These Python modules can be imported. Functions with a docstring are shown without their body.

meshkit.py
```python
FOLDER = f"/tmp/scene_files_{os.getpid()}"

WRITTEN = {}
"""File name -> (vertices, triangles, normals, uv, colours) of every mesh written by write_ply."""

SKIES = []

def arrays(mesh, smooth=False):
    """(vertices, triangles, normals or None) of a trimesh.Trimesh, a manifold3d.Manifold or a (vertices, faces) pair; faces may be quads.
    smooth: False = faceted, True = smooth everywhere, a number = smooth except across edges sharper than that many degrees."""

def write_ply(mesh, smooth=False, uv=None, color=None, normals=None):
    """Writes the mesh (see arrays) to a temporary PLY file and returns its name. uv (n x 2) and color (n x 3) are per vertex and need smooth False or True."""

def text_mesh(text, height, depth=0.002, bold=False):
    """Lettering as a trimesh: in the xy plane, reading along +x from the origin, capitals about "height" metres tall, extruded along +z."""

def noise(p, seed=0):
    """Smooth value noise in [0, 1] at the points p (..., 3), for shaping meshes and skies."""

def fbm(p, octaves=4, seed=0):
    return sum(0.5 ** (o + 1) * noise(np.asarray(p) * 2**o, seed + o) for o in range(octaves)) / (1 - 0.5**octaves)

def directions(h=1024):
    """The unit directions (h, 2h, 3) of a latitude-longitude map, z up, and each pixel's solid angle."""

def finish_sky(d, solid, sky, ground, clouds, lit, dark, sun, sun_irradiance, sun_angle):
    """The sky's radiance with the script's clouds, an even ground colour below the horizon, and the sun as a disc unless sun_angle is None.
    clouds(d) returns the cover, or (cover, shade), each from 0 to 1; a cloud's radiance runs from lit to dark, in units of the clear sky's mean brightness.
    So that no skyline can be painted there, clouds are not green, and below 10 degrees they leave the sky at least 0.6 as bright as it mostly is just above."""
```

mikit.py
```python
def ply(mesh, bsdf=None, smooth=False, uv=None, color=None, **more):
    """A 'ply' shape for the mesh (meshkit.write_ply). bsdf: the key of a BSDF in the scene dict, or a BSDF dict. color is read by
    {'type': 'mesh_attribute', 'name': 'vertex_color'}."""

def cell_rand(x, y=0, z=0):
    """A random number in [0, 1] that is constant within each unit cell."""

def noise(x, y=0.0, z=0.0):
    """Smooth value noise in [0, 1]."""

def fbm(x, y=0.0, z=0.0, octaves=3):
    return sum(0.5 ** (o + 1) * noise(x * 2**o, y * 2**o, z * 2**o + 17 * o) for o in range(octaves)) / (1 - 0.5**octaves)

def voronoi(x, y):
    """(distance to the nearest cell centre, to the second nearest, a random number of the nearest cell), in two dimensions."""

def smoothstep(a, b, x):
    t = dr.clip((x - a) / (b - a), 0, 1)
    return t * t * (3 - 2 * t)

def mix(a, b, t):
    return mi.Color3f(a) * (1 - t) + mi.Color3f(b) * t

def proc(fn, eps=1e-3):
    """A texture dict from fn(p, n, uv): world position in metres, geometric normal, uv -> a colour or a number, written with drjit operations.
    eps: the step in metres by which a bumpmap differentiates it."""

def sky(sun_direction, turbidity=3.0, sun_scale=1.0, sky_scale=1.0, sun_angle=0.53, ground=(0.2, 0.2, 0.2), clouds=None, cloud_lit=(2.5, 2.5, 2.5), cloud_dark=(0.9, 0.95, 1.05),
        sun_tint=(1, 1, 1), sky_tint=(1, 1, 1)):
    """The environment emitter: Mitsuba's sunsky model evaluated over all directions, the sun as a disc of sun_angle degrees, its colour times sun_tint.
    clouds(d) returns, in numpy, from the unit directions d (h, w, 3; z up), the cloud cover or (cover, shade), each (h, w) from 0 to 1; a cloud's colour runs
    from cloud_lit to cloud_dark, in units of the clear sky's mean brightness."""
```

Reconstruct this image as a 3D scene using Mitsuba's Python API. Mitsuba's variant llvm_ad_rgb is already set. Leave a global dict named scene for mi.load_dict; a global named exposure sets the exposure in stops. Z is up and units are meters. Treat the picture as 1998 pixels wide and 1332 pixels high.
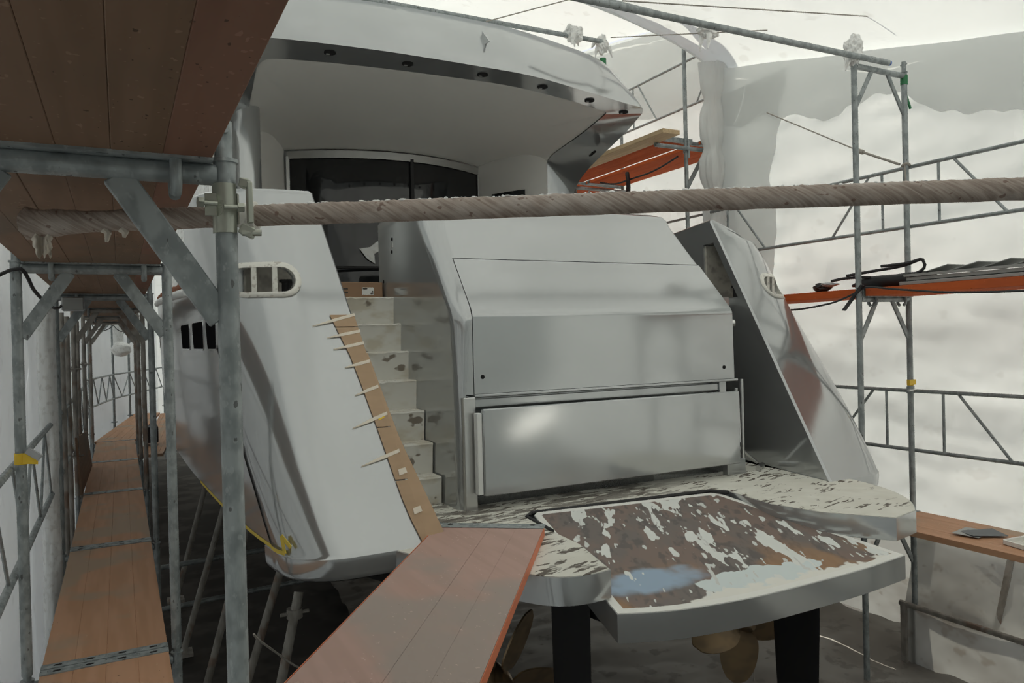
import math, random
import numpy as np, trimesh, manifold3d as m3
import drjit as dr
import mitsuba as mi
import mikit, meshkit
from mikit import proc, noise, fbm, voronoi, smoothstep, mix
from shapely.geometry import Polygon, LineString

T = mi.ScalarTransform4f
scene, labels = {}, {}
random.seed(7)
RNG = np.random.RandomState(11)

# ------------------------------------------------------------------ camera, sky, exposure
FWD = np.array([0.45983629, 0.88798077, -0.00638262])
UPV = np.array([0.02469643, -0.00560344, 0.99967929])
EYE = np.array([0.0, 0.0, 1.582])
scene['camera'] = {'type': 'perspective', 'fov_axis': 'x', 'fov': 2 * math.degrees(math.atan(999.0 / 1477.0)),
                   'near_clip': 0.05, 'far_clip': 500.0,
                   'to_world': T().look_at(origin=EYE.tolist(), target=(EYE + FWD).tolist(), up=UPV.tolist())}


def clouds(d):
    n = meshkit.fbm(d * np.array([2.2, 2.2, 4.0]) + 3.0, 4, seed=3)
    return np.clip(0.72 + 0.9 * (n - 0.4), 0, 1), np.clip(1.4 * (n - 0.5), 0, 1)


scene['sky'] = mikit.sky([0.46, 0.20, 0.865], turbidity=3.5, sun_scale=0.9, sun_tint=(0.88, 1.0, 1.09), clouds=clouds,
                         cloud_lit=(2.0, 2.0, 1.93), cloud_dark=(1.4, 1.42, 1.4), ground=(0.22, 0.22, 0.22), sky_tint=(1.02, 1.0, 0.95))
exposure = 2.25

# ------------------------------------------------------------------ materials


def rgb(*c):
    return {'type': 'rgb', 'value': list(c)}


def mat(key, d):
    scene[key] = d
    return key


def principled(key, color, rough=0.5, **k):
    d = {'type': 'principled', 'base_color': color if isinstance(color, dict) else rgb(*color), 'roughness': rough, **k}
    return mat(key, {'type': 'twosided', 'bsdf': d})


def sheet_col(p, n, uv):
    a = fbm(p.x * 0.9 + 3, p.y * 0.9, p.z * 0.9, 3)
    b = fbm(p.x * 6, p.y * 6, p.z * 6 + 5, 3)
    c = mix((0.79, 0.815, 0.815), (0.69, 0.715, 0.715), smoothstep(0.42, 0.72, a) * 0.8)
    return mix(c, (0.57, 0.57, 0.555), smoothstep(0.66, 0.8, b) * 0.3)


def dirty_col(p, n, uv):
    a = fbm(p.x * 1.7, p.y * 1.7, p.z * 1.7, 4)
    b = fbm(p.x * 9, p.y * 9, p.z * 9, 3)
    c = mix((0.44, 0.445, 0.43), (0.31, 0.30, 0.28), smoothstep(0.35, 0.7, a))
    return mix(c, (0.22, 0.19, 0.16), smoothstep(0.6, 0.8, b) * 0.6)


mat('sheet', {'type': 'principledthin', 'base_color': proc(sheet_col), 'roughness': 0.42, 'diff_trans': 0.72, 'spec_trans': 0.0, 'eta': 1.4})
mat('sheet_flap', {'type': 'principledthin', 'base_color': rgb(0.76, 0.775, 0.77), 'roughness': 0.4, 'diff_trans': 0.8, 'spec_trans': 0.0, 'eta': 1.4})
mat('sheet_dirty', {'type': 'principledthin', 'base_color': proc(dirty_col), 'roughness': 0.5, 'diff_trans': 0.6, 'spec_trans': 0.0, 'eta': 1.4})


def wrap_white(p, n, uv):
    b = fbm(p.x * 40, p.y * 40, p.z * 25, 3)
    return mix((0.76, 0.765, 0.755), (0.58, 0.57, 0.55), smoothstep(0.5, 0.75, b) * 0.7)


principled('plastic_wrap', proc(wrap_white), 0.35, specular=0.5)
principled('film_old', (0.50, 0.45, 0.385), 0.45)

PAINT = (0.46, 0.475, 0.48)
principled('paint', PAINT, 0.125, metallic=0.72, specular=0.5, clearcoat=1.0, clearcoat_gloss=0.99)
principled('paint_white', (0.66, 0.67, 0.655), 0.4, specular=0.5, clearcoat=0.5, clearcoat_gloss=0.9)
principled('ceiling_white', (0.60, 0.585, 0.56), 0.55, specular=0.4)
principled('black_antifoul', (0.012, 0.012, 0.013), 0.7)
principled('black_rubber', (0.015, 0.015, 0.016), 0.6)
mat('window_dark', {'type': 'twosided', 'bsdf': {'type': 'diffuse', 'reflectance': rgb(0.012, 0.012, 0.013)}})
principled('black_hole', (0.004, 0.004, 0.004), 0.9)
principled('dark_glass', (0.012, 0.013, 0.014), 0.04, specular=0.6)
principled('steel', (0.62, 0.62, 0.61), 0.22, metallic=0.95)
principled('alu', (0.55, 0.55, 0.54), 0.38, metallic=0.85)


def galv_col(p, n, uv):
    a = fbm(p.x * 30, p.y * 30, p.z * 16, 4)
    b = fbm(p.x * 90 + 9, p.y * 90, p.z * 45, 3)
    c = mix((0.215, 0.24, 0.245), (0.32, 0.35, 0.355), smoothstep(0.35, 0.65, a))
    c = mix(c, (0.42, 0.45, 0.455), smoothstep(0.62, 0.75, b) * 0.45)
    s = smoothstep(0.75, 0.79, fbm(p.x * 60 + 40, p.y * 60, p.z * 25 + 3, 3))
    return mix(c, (0.08, 0.08, 0.08), s * 0.8)


principled('galv', proc(galv_col), 0.47, metallic=0.35, specular=0.5)


def galvb_col(p, n, uv):
    a = fbm(p.x * 20, p.y * 20, p.z * 9, 3)
    c = mix((0.23, 0.215, 0.19), (0.36, 0.34, 0.31), smoothstep(0.3, 0.7, a))
    return mix(c, (0.20, 0.11, 0.07), smoothstep(0.58, 0.7, fbm(p.x * 9 + 4, p.y * 9, p.z * 5, 3)) * 0.6)


principled('galv_rusty', proc(galvb_col), 0.6, metallic=0.2)
principled('zinc', (0.42, 0.435, 0.375), 0.35, metallic=0.7)


def board(c0, c1, c2, grey):
    def fn(p, n, uv):
        g = fbm(p.x * 26, p.y * 2.2, p.z * 26, 3)
        c = mix(c0, c1, smoothstep(0.3, 0.7, g))
        w = fbm(p.x * 2.3 + 7, p.y * 1.9, p.z * 2.3, 4)
        c = mix(c, c2, smoothstep(0.48, 0.68, w) * grey)
        k = smoothstep(0.80, 0.83, fbm(p.x * 75, p.y * 50, p.z * 75 + 11, 3))
        c = mix(c, [0.3 * v for v in c0], k * 0.8)
        s = smoothstep(0.80, 0.84, fbm(p.x * 90, p.y * 60, p.z * 80, 2))
        return mix(c, [min(0.6, 1.6 * v + 0.05) for v in c0], s * 0.5)
    return proc(fn)


principled('board_brown', board((0.170, 0.104, 0.066), (0.198, 0.122, 0.080), (0.142, 0.102, 0.072), 0.85), 0.6, specular=0.2)
principled('board_orange', board((0.46, 0.25, 0.145), (0.51, 0.285, 0.175), (0.39, 0.285, 0.205), 0.9), 0.55, specular=0.2)
principled('board_red', board((0.46, 0.095, 0.03), (0.52, 0.12, 0.04), (0.40, 0.10, 0.045), 0.5), 0.7, specular=0.05)
principled('board_pink', board((0.40, 0.265, 0.225), (0.43, 0.285, 0.245), (0.335, 0.275, 0.245), 1.0), 0.55, specular=0.2)
principled('board_brownred', board((0.185, 0.090, 0.060), (0.21, 0.105, 0.07), (0.15, 0.098, 0.068), 0.85), 0.6, specular=0.3)
principled('timber', board((0.45, 0.32, 0.18), (0.54, 0.40, 0.24), (0.40, 0.29, 0.17), 0.5), 0.65)
principled('edge_orange', (0.52, 0.15, 0.07), 0.5)


def wrapped_col(p, n, uv):
    t = (p.x - p.y * 0.6) * 1.0
    a = fbm(t * 120 + p.z * 210, p.z * 30, p.y * 14, 3)
    b = fbm(p.x * 16, p.y * 16, p.z * 16, 3)
    c = mix((0.235, 0.185, 0.155), (0.36, 0.30, 0.26), smoothstep(0.3, 0.72, a))
    c = mix(c, (0.48, 0.435, 0.40), smoothstep(0.5, 0.75, b) * 0.4)
    return mix(c, (0.13, 0.07, 0.05), smoothstep(0.76, 0.80, fbm(p.x * 60 + 3, p.y * 60, p.z * 60, 2)) * 0.7)


def wrapped_bump(p, n, uv):
    t = p.x - p.y * 0.6
    return 0.004 * fbm(t * 60 + p.z * 100, p.z * 25, p.y * 15, 3)


mat('wrapped', {'type': 'bumpmap', 'arbitrary': proc(wrapped_bump, 5e-4), 'scale': 1.0,
                'bsdf': {'type': 'twosided', 'bsdf': {'type': 'principled', 'base_color': proc(wrapped_col), 'roughness': 0.7}}})


def scraped_white(p, n, uv):
    a = fbm(p.x * 5 + 2, p.y * 12, p.z * 5, 4)
    k = fbm(p.x * 13 + p.y * 4, p.y * 46 - p.x * 14, p.z * 20, 3)
    m = smoothstep(0.57, 0.63, k) * smoothstep(0.44, 0.56, a)
    c = mix((0.66, 0.655, 0.60), (0.53, 0.515, 0.455), fbm(p.x * 8, p.y * 8, p.z * 8, 3))
    c = mix(c, (0.10, 0.085, 0.07), m)
    f = smoothstep(3.95, 4.3, p.y) * smoothstep(3.9, 3.2, p.x)      # old sealant smears in front of the flap
    k2 = smoothstep(0.44, 0.56, fbm(p.x * 7, p.y * 30, p.z * 5 + 4, 4))
    return mix(c, (0.13, 0.115, 0.10), k2 * f * 0.85)


principled('scraped_white', proc(scraped_white), 0.6)


def step_col(p, n, uv):
    a = fbm(p.x * 7, p.y * 5, p.z * 9, 4)
    c = mix((0.70, 0.685, 0.63), (0.55, 0.50, 0.40), smoothstep(0.45, 0.72, a) * 0.8)
    d = smoothstep(0.64, 0.69, fbm(p.x * 9 + 31, p.y * 3, p.z * 11 + 8, 3))
    c = mix(c, (0.15, 0.115, 0.08), d * 0.85)
    up = smoothstep(0.3, 0.6, fbm(p.x * 10, p.y * 60, p.z * 4, 3)) * smoothstep(0.7, 0.9, n.z)
    return mix(c, (0.30, 0.26, 0.21), up * 0.45)


principled('step_white', proc(step_col), 0.6)


def lift_col(p, n, uv):
    x, y = p.x, p.y
    u, v = x * 0.46 + y * 0.89, x * 0.89 - y * 0.46          # sanded along u
    g = fbm(u * 4, v * 9, 0.0, 4)
    c = mix((0.175, 0.125, 0.105), (0.14, 0.118, 0.108), smoothstep(0.35, 0.65, g))
    c = mix(c, (0.085, 0.075, 0.072), smoothstep(0.52, 0.72, fbm(u * 12 + 3, v * 26, 1.0, 3)) * 0.7)
    c = mix(c, (0.30, 0.165, 0.075), smoothstep(0.45, 0.62, fbm(x * 3 + 9, y * 3, 2.0, 3)) * smoothstep(3.4, 2.95, y) * 0.75)
    dx, dy = (x - 2.40) / 0.36, (y - 3.13) / 0.14
    r = dx * dx + dy * dy + 1.1 * (fbm(x * 9, y * 9, 4.0, 3) - 0.5)
    c = mix(c, (0.27, 0.36, 0.47), smoothstep(1.15, 0.35, r))
    dx, dy = (x - 2.98) / 0.42, (y - 2.94) / 0.12
    r2 = dx * dx + dy * dy + 1.6 * (fbm(u * 8 + 5, v * 14, 4.0, 3) - 0.5)
    c = mix(c, (0.57, 0.63, 0.63), smoothstep(0.95, 0.85, r2))
    w = fbm(u * 3.6 + 1.7, v * 12.0 + 0.4, 8.0, 4) + 0.03 * smoothstep(2.6, 3.8, x)
    c = mix(c, (0.64, 0.655, 0.63), smoothstep(0.662, 0.675, w))
    w2 = fbm(u * 9.0 + 7, v * 30.0, 3.0, 3)
    c = mix(c, (0.55, 0.56, 0.54), smoothstep(0.73, 0.75, w2))
    e = fbm(x * 10, y * 10, 6.0, 4)
    edge = smoothstep(2.86, 2.84, y - 0.16 * (e - 0.35))
    return mix(c, (0.68, 0.67, 0.62), edge)


principled('lift_top', proc(lift_col), 0.5)
principled('white_border', (0.70, 0.695, 0.66), 0.5)
principled('white_frame', proc(lambda p, n, uv: mix((0.66, 0.65, 0.60), (0.35, 0.32, 0.28), smoothstep(0.55, 0.75, fbm(p.x * 40, p.y * 40, p.z * 40, 3)) * 0.7)), 0.5)
principled('liner', proc(lambda p, n, uv: mix((0.47, 0.45, 0.40), (0.30, 0.28, 0.25), smoothstep(0.4, 0.7, fbm(p.x * 12, p.y * 12, p.z * 12, 3)))), 0.7)
principled('cardboard', proc(lambda p, n, uv: mix((0.42, 0.29, 0.185), (0.36, 0.245, 0.15), fbm(p.x * 9, p.y * 9, p.z * 30, 3))), 0.75)
principled('cardboard_dark', (0.30, 0.185, 0.115), 0.8)
principled('tape', (0.66, 0.60, 0.50), 0.6)
principled('yellow_tape', (0.62, 0.47, 0.06), 0.5)
principled('yellow', (0.75, 0.50, 0.03), 0.5)
principled('label_white', (0.72, 0.72, 0.70), 0.6)
principled('print_dark', (0.05, 0.045, 0.04), 0.7)
principled('cable', (0.018, 0.018, 0.02), 0.55)
principled('rope', (0.32, 0.30, 0.27), 0.8)
principled('bronze', proc(lambda p, n, uv: mix((0.30, 0.215, 0.13), (0.235, 0.175, 0.115), smoothstep(0.4, 0.65, fbm(p.x * 9, p.y * 9, p.z * 9, 3)))), 0.33, metallic=0.8)
principled('sheet_metal', (0.33, 0.34, 0.33), 0.45, metallic=0.4)
principled('grey_plastic', (0.38, 0.39, 0.40), 0.5)
principled('sanding', (0.16, 0.17, 0.18), 0.8)
principled('green', (0.02, 0.16, 0.06), 0.5)
principled('blue', (0.05, 0.12, 0.42), 0.5)
principled('rust_lump', (0.24, 0.10, 0.06), 0.8)


def floor_col(p, n, uv):
    a = fbm(p.x * 1.3, p.y * 1.3, 0.0, 4)
    b = fbm(p.x * 7, p.y * 7, 3.0, 4)
    c = mix((0.26, 0.25, 0.235), (0.175, 0.16, 0.145), smoothstep(0.35, 0.65, a))
    return mix(c, (0.09, 0.08, 0.07), smoothstep(0.6, 0.75, b) * 0.5)


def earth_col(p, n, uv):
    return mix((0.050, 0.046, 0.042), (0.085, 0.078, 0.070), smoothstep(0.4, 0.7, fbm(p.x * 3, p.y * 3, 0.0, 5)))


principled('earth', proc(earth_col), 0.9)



principled('floor_tarp', proc(floor_col), 0.6)
principled('slope_white', (0.85, 0.84, 0.82), 0.8)  # for the slope added outside, mirrored in the transom flap
principled('yard', (0.30, 0.29, 0.27), 0.9)

# ------------------------------------------------------------------ mesh helpers
PLY = {}


def V(*a):
    return np.array(a, float)


def unit(v):
    return np.asarray(v, float) / np.linalg.norm(v)


def frame_of(d, up=(0, 0, 1)):
    x = unit(d)
    z = np.asarray(up, float)
    if abs(x @ unit(z)) > 0.98:
        z = V(0, 1, 0) if abs(x[1]) < 0.9 else V(1, 0, 0)
    y = unit(np.cross(z, x))
    return x, y, np.cross(x, y)


def sweep(pts, r, n=10):
    pts = np.asarray(pts, float)
    r = np.full(len(pts), float(r)) if np.isscalar(r) else np.asarray(r, float)
    d = np.gradient(pts, axis=0)
    d /= np.linalg.norm(d, axis=1, keepdims=True)
    _, y, z = frame_of(d[0])
    rings = []
    for i in range(len(pts)):
        y = unit(y - d[i] * (y @ d[i]))
        z = np.cross(d[i], y)
        a = np.arange(n) * 2 * math.pi / n
        rings.append(pts[i] + r[i] * (np.cos(a)[:, None] * y + np.sin(a)[:, None] * z))
    v = np.vstack(rings + [pts[:1], pts[-1:]])
    f = []
    for i in range(len(pts) - 1):
        for j in range(n):
            a, b, c, e = i * n + j, i * n + (j + 1) % n, (i + 1) * n + j, (i + 1) * n + (j + 1) % n
            f += [[a, b, e], [a, e, c]]
    k = len(pts) * n
    for j in range(n):
        f += [[k, (j + 1) % n, j], [k + 1, k - n + j, k - n + (j + 1) % n]]
    return trimesh.Trimesh(v, f, process=False)


def tube(p, q, r, n=14):
    return sweep([p, q], r, n)


def cbox(lx, ly, lz, b=0.0):
    if b <= 0:
        return trimesh.creation.box((lx, ly, lz))
    pts = []
    for sx in (-1, 1):
        for sy in (-1, 1):
            for sz in (-1, 1):
                pts += [(sx * (lx / 2 - b), sy * (ly / 2 - b), sz * lz / 2), (sx * (lx / 2 - b), sy * ly / 2, sz * (lz / 2 - b)),
                        (sx * lx / 2, sy * (ly / 2 - b), sz * (lz / 2 - b))]
    return trimesh.convex.convex_hull(np.array(pts))


def abox(x0, x1, y0, y1, z0, z1, b=0.0):
    m = cbox(x1 - x0, y1 - y0, z1 - z0, b)
    m.apply_translation(((x0 + x1) / 2, (y0 + y1) / 2, (z0 + z1) / 2))
    return m


def obox(p, q, w, t, up=(0, 0, 1), b=0.0):
    """A bar from p to q, w wide across and t thick along 'up'."""
    p, q = np.asarray(p, float), np.asarray(q, float)
    x, y, z = frame_of(q - p, up)
    m = cbox(np.linalg.norm(q - p), w, t, b)
    M = np.eye(4)
    M[:3, :3] = np.stack([x, y, z], 1)
    M[:3, 3] = (p + q) / 2
    m.apply_transform(M)
    return m


def grid(P, flip=False):
    P = np.asarray(P, float)
    n, m = P.shape[:2]
    i = np.arange(n * m).reshape(n, m)
    a, b, c, e = i[:-1, :-1].ravel(), i[1:, :-1].ravel(), i[1:, 1:].ravel(), i[:-1, 1:].ravel()
    f = np.vstack([np.stack([a, b, c], 1), np.stack([a, c, e], 1)])
    return trimesh.Trimesh(P.reshape(-1, 3), f[:, ::-1] if flip else f, process=False)


def loft(secs, cap=True):
    """Closed sections (k, n, 3) joined one to the next."""
    S = np.asarray(secs, float)
    k, n = S.shape[:2]
    f = []
    for i in range(k - 1):
        for j in range(n):
            a, b, c, e = i * n + j, i * n + (j + 1) % n, (i + 1) * n + j, (i + 1) * n + (j + 1) % n
            f += [[a, b, e], [a, e, c]]
    v = S.reshape(-1, 3)
    if cap:
        v = np.vstack([v, S[0].mean(0)[None], S[-1].mean(0)[None]])
        for j in range(n):
            f += [[k * n, (j + 1) % n, j], [k * n + 1, (k - 1) * n + j, (k - 1) * n + (j + 1) % n]]
    m = trimesh.Trimesh(v, f, process=False)
    if m.volume < 0:
        m.invert()
    return m


def prism(poly, z0, z1):
    m = trimesh.creation.extrude_polygon(poly if isinstance(poly, Polygon) else Polygon(poly), z1 - z0, engine='earcut')
    m.apply_translation((0, 0, z0))
    return m


def man(mesh):
    mesh = trimesh.Trimesh(mesh.vertices, mesh.faces, process=True)
    mesh.merge_vertices()
    return m3.Manifold(m3.Mesh(np.asarray(mesh.vertices, np.float32), np.asarray(mesh.faces, np.uint32)))


def unman(mf):
    k = mf.to_mesh()
    return trimesh.Trimesh(k.vert_properties[:, :3], k.tri_verts, process=False)


def join(*ms):
    return trimesh.util.concatenate(list(ms))


def xyz_prism(poly, axis, a, b):
    """A polygon extruded along x ('x': polygon in y, z) or along y ('y': polygon in x, z)."""
    m = prism(poly, a, b)
    v = m.vertices.copy()
    m.vertices = v[:, [2, 0, 1]] if axis == 'x' else v[:, [0, 2, 1]]
    if m.volume < 0:
        m.invert()
    return m


def smoothline(pts, n=60):
    from scipy.interpolate import PchipInterpolator
    pts = np.asarray(pts, float)
    s = np.r_[0, np.cumsum(np.linalg.norm(np.diff(pts, axis=0), axis=1))]
    return PchipInterpolator(s, pts)(np.linspace(0, s[-1], n))


def numbered(k):
    if k not in scene and k not in labels:
        return k
    i = 1
    while f'{k}_{i:03d}' in scene or f'{k}_{i:03d}' in labels:
        i += 1
    return f'{k}_{i:03d}'


def thing(name, label, cat, group=None, kind=None):
    k = numbered(name)
    labels[k] = {'label': label, 'category': cat}
    if group:
        labels[k]['group'] = group
    if kind:
        labels[k]['kind'] = kind
    return k


def part(parent, name, mesh, bsdf, smooth=35, label=None, kind=None, at=None):
    k = numbered(f'{parent}__{name}' if parent else name)
    d = mesh if isinstance(mesh, dict) else mikit.ply(mesh, bsdf, smooth=smooth)
    if at is not None:
        d = {**d, 'to_world': T().translate(list(map(float, at)))}
    scene[k] = d
    if label or kind:
        labels[k] = {**({'label': label} if label else {}), **({'kind': kind} if kind else {})}
    return k


def solo(name, mesh, bsdf, label, cat, group=None, smooth=35, kind=None):
    k = numbered(name)
    scene[k] = mikit.ply(mesh, bsdf, smooth=smooth)
    labels[k] = {'label': label}
    if cat:
        labels[k]['category'] = cat
    if group:
        labels[k]['group'] = group
    if kind:
        labels[k]['kind'] = kind
    return k


def struct(name, mesh, bsdf, label, smooth=True):
    scene[name] = mikit.ply(mesh, bsdf, smooth=smooth)
    labels[name] = {'label': label, 'kind': 'structure'}
    return name


def wrinkled(p00, p10, p11, p01, n, m, amp, scale=1.3, seed=0, fine=0.25, stretch=(1, 1, 1)):
    """A tarpaulin stretched over four corners, with slack and creases."""
    u, v = np.meshgrid(np.linspace(0, 1, n), np.linspace(0, 1, m), indexing='ij')
    u, v = u[..., None], v[..., None]
    P = (1 - u) * (1 - v) * V(*p00) + u * (1 - v) * V(*p10) + u * v * V(*p11) + (1 - u) * v * V(*p01)
    nrm = unit(np.cross(V(*p10) - V(*p00), V(*p01) - V(*p00)))
    q = P * scale * np.array(stretch)
    d = (meshkit.fbm(q, 3, seed) - 0.5) * 2 + fine * (np.abs(meshkit.fbm(q * 4.5, 3, seed + 9) - 0.5) * 4 - 0.5)
    e = np.minimum(np.minimum(u, 1 - u), np.minimum(v, 1 - v))[..., 0]
    return P + (amp * d * np.clip(e * 12, 0.15, 1))[..., None] * nrm


# ------------------------------------------------------------------ the setting: tent of white shrink wrap
GZ = -1.4
u, v = np.meshgrid(np.linspace(-0.6, 7.2, 110), np.linspace(-1.9, 24, 260), indexing='ij')
P = np.stack([u, v, GZ - 0.05 + 0.07 * (meshkit.fbm(np.stack([u * 1.1, v * 1.1, u * 0], -1), 4, 5) - 0.5)], -1)
struct('floor', grid(P), 'earth', 'dark ground under the yacht')  # one dark tone over the whole ground
u, v = np.meshgrid(np.linspace(2.2, 6.8, 120), np.linspace(2.2, 9.5, 170), indexing='ij')
q = np.stack([u, v, u * 0], -1)
P = np.stack([u + 0.25 * (meshkit.fbm(q * 1.3, 2, 3) - .5), v, GZ + 0.01 + 0.03 * meshkit.fbm(q * 1.1, 4, 5) + 0.15 * np.abs(meshkit.fbm(q * np.array([1.0, 2.9, 1]), 3, 8) - 0.5)], -1)
solo('ground_sheet', grid(P), 'floor_tarp', 'grimy crumpled grey sheet spread on the ground under the stern platform', 'tarpaulin', smooth=True)


def wall_top(y):
    return 3.05 + 0.239 * y


YE = 6.85
# right wall of the near tent
n, m = 260, 110
yy = np.linspace(-1.9, YE, n)
ww = np.linspace(0, 1, m)
P = np.zeros((n, m, 3))
for i, y in enumerate(yy):
    z = -0.32 - 0.02 * math.sin(y * 3) + (wall_top(y) + 0.32) * ww
    P[i] = np.stack([np.full(m, 6.42), np.full(m, y), z], 1)
d = (meshkit.fbm(P * np.array([1, 0.8, 1.1]), 3, 2) - 0.5) * 0.18 + 0.04 * (np.abs(meshkit.fbm(P * np.array([2, 0.9, 2.2]), 3, 6) - 0.5) * 4 - 0.5) + 0.012 * (np.abs(meshkit.fbm(P * np.array([4, 5.0, 2.6]), 3, 14) - 0.5) * 4 - 0.5)
P[..., 0] += d * np.clip(np.minimum(ww, 1 - ww) * 12, 0.1, 1)[None]
struct('wall_right', grid(P), 'sheet', 'white translucent shrink wrap wall behind the right hand scaffold')
# second layer hanging over the top of that wall, torn along its lower edge
yy = np.linspace(-1.9, YE, 240)
ww = np.linspace(0, 1, 14)
P = np.zeros((240, 14, 3))
for i, y in enumerate(yy):
    drop = 0.30 + 0.42 * meshkit.fbm(V(y * 1.1, 0, 0)[None], 4, 4)[0] + 0.10 * meshkit.noise(V(y * 7, 1, 0)[None], 4)[0]
    P[i] = np.stack([np.full(14, 6.33) + 0.02 * np.sin(y * 5), np.full(14, y), wall_top(y) - drop * ww], 1)
part('wall_right', 'overlap_strip', grid(P), 'sheet_flap', True, 'second layer of film with a ragged lower edge')
# welded seam bands and the far end bunched round its post
zz = np.linspace(0.2, 4.35, 90)
e1_ = 6.02 + 0.22 * (meshkit.fbm(np.stack([zz * 1.7, zz * 0, zz * 0], 1), 4, 17) - 0.5) - 0.25 * np.clip((zz - 3.3) / 1.0, 0, 1)
P = np.array([[(6.35 + 0.012 * math.sin(z * 5 + t * 3), a + (6.84 - a) * t, z) for t in np.linspace(0, 1, 8)] for z, a in zip(zz, e1_)])
part('wall_right', 'overlap_strip', grid(P), 'sheet_flap', True)
a = np.linspace(-0.35 * math.pi, 1.1 * math.pi, 40)
zz = np.linspace(-0.4, 4.75, 130)
A, Z = np.meshgrid(a, zz, indexing='ij')
q = np.stack([np.cos(A) * 1.5, np.sin(A) * 1.5, Z * 1.6], -1)
tie = np.exp(-((Z[..., None] - np.array([1.2, 2.55, 3.25, 3.75, 4.3])) / 0.10) ** 2).sum(-1)
R = 0.17 + 0.16 * (meshkit.fbm(q * np.array([1.2, 1.2, 0.7]), 3, 3) - 0.5) + 0.10 * (np.abs(meshkit.fbm(q * np.array([3.6, 3.6, 0.8]), 3, 12) - 0.5) - 0.1) - 0.05 * tie
P = np.stack([6.36 - R * np.cos(A) * 1.15, YE + 0.02 - R * np.sin(A) * 0.9, Z], -1)
part('wall_right', 'bunched_film', grid(P), 'sheet_flap', True, 'bunched and torn film gathered round the post')
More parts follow.
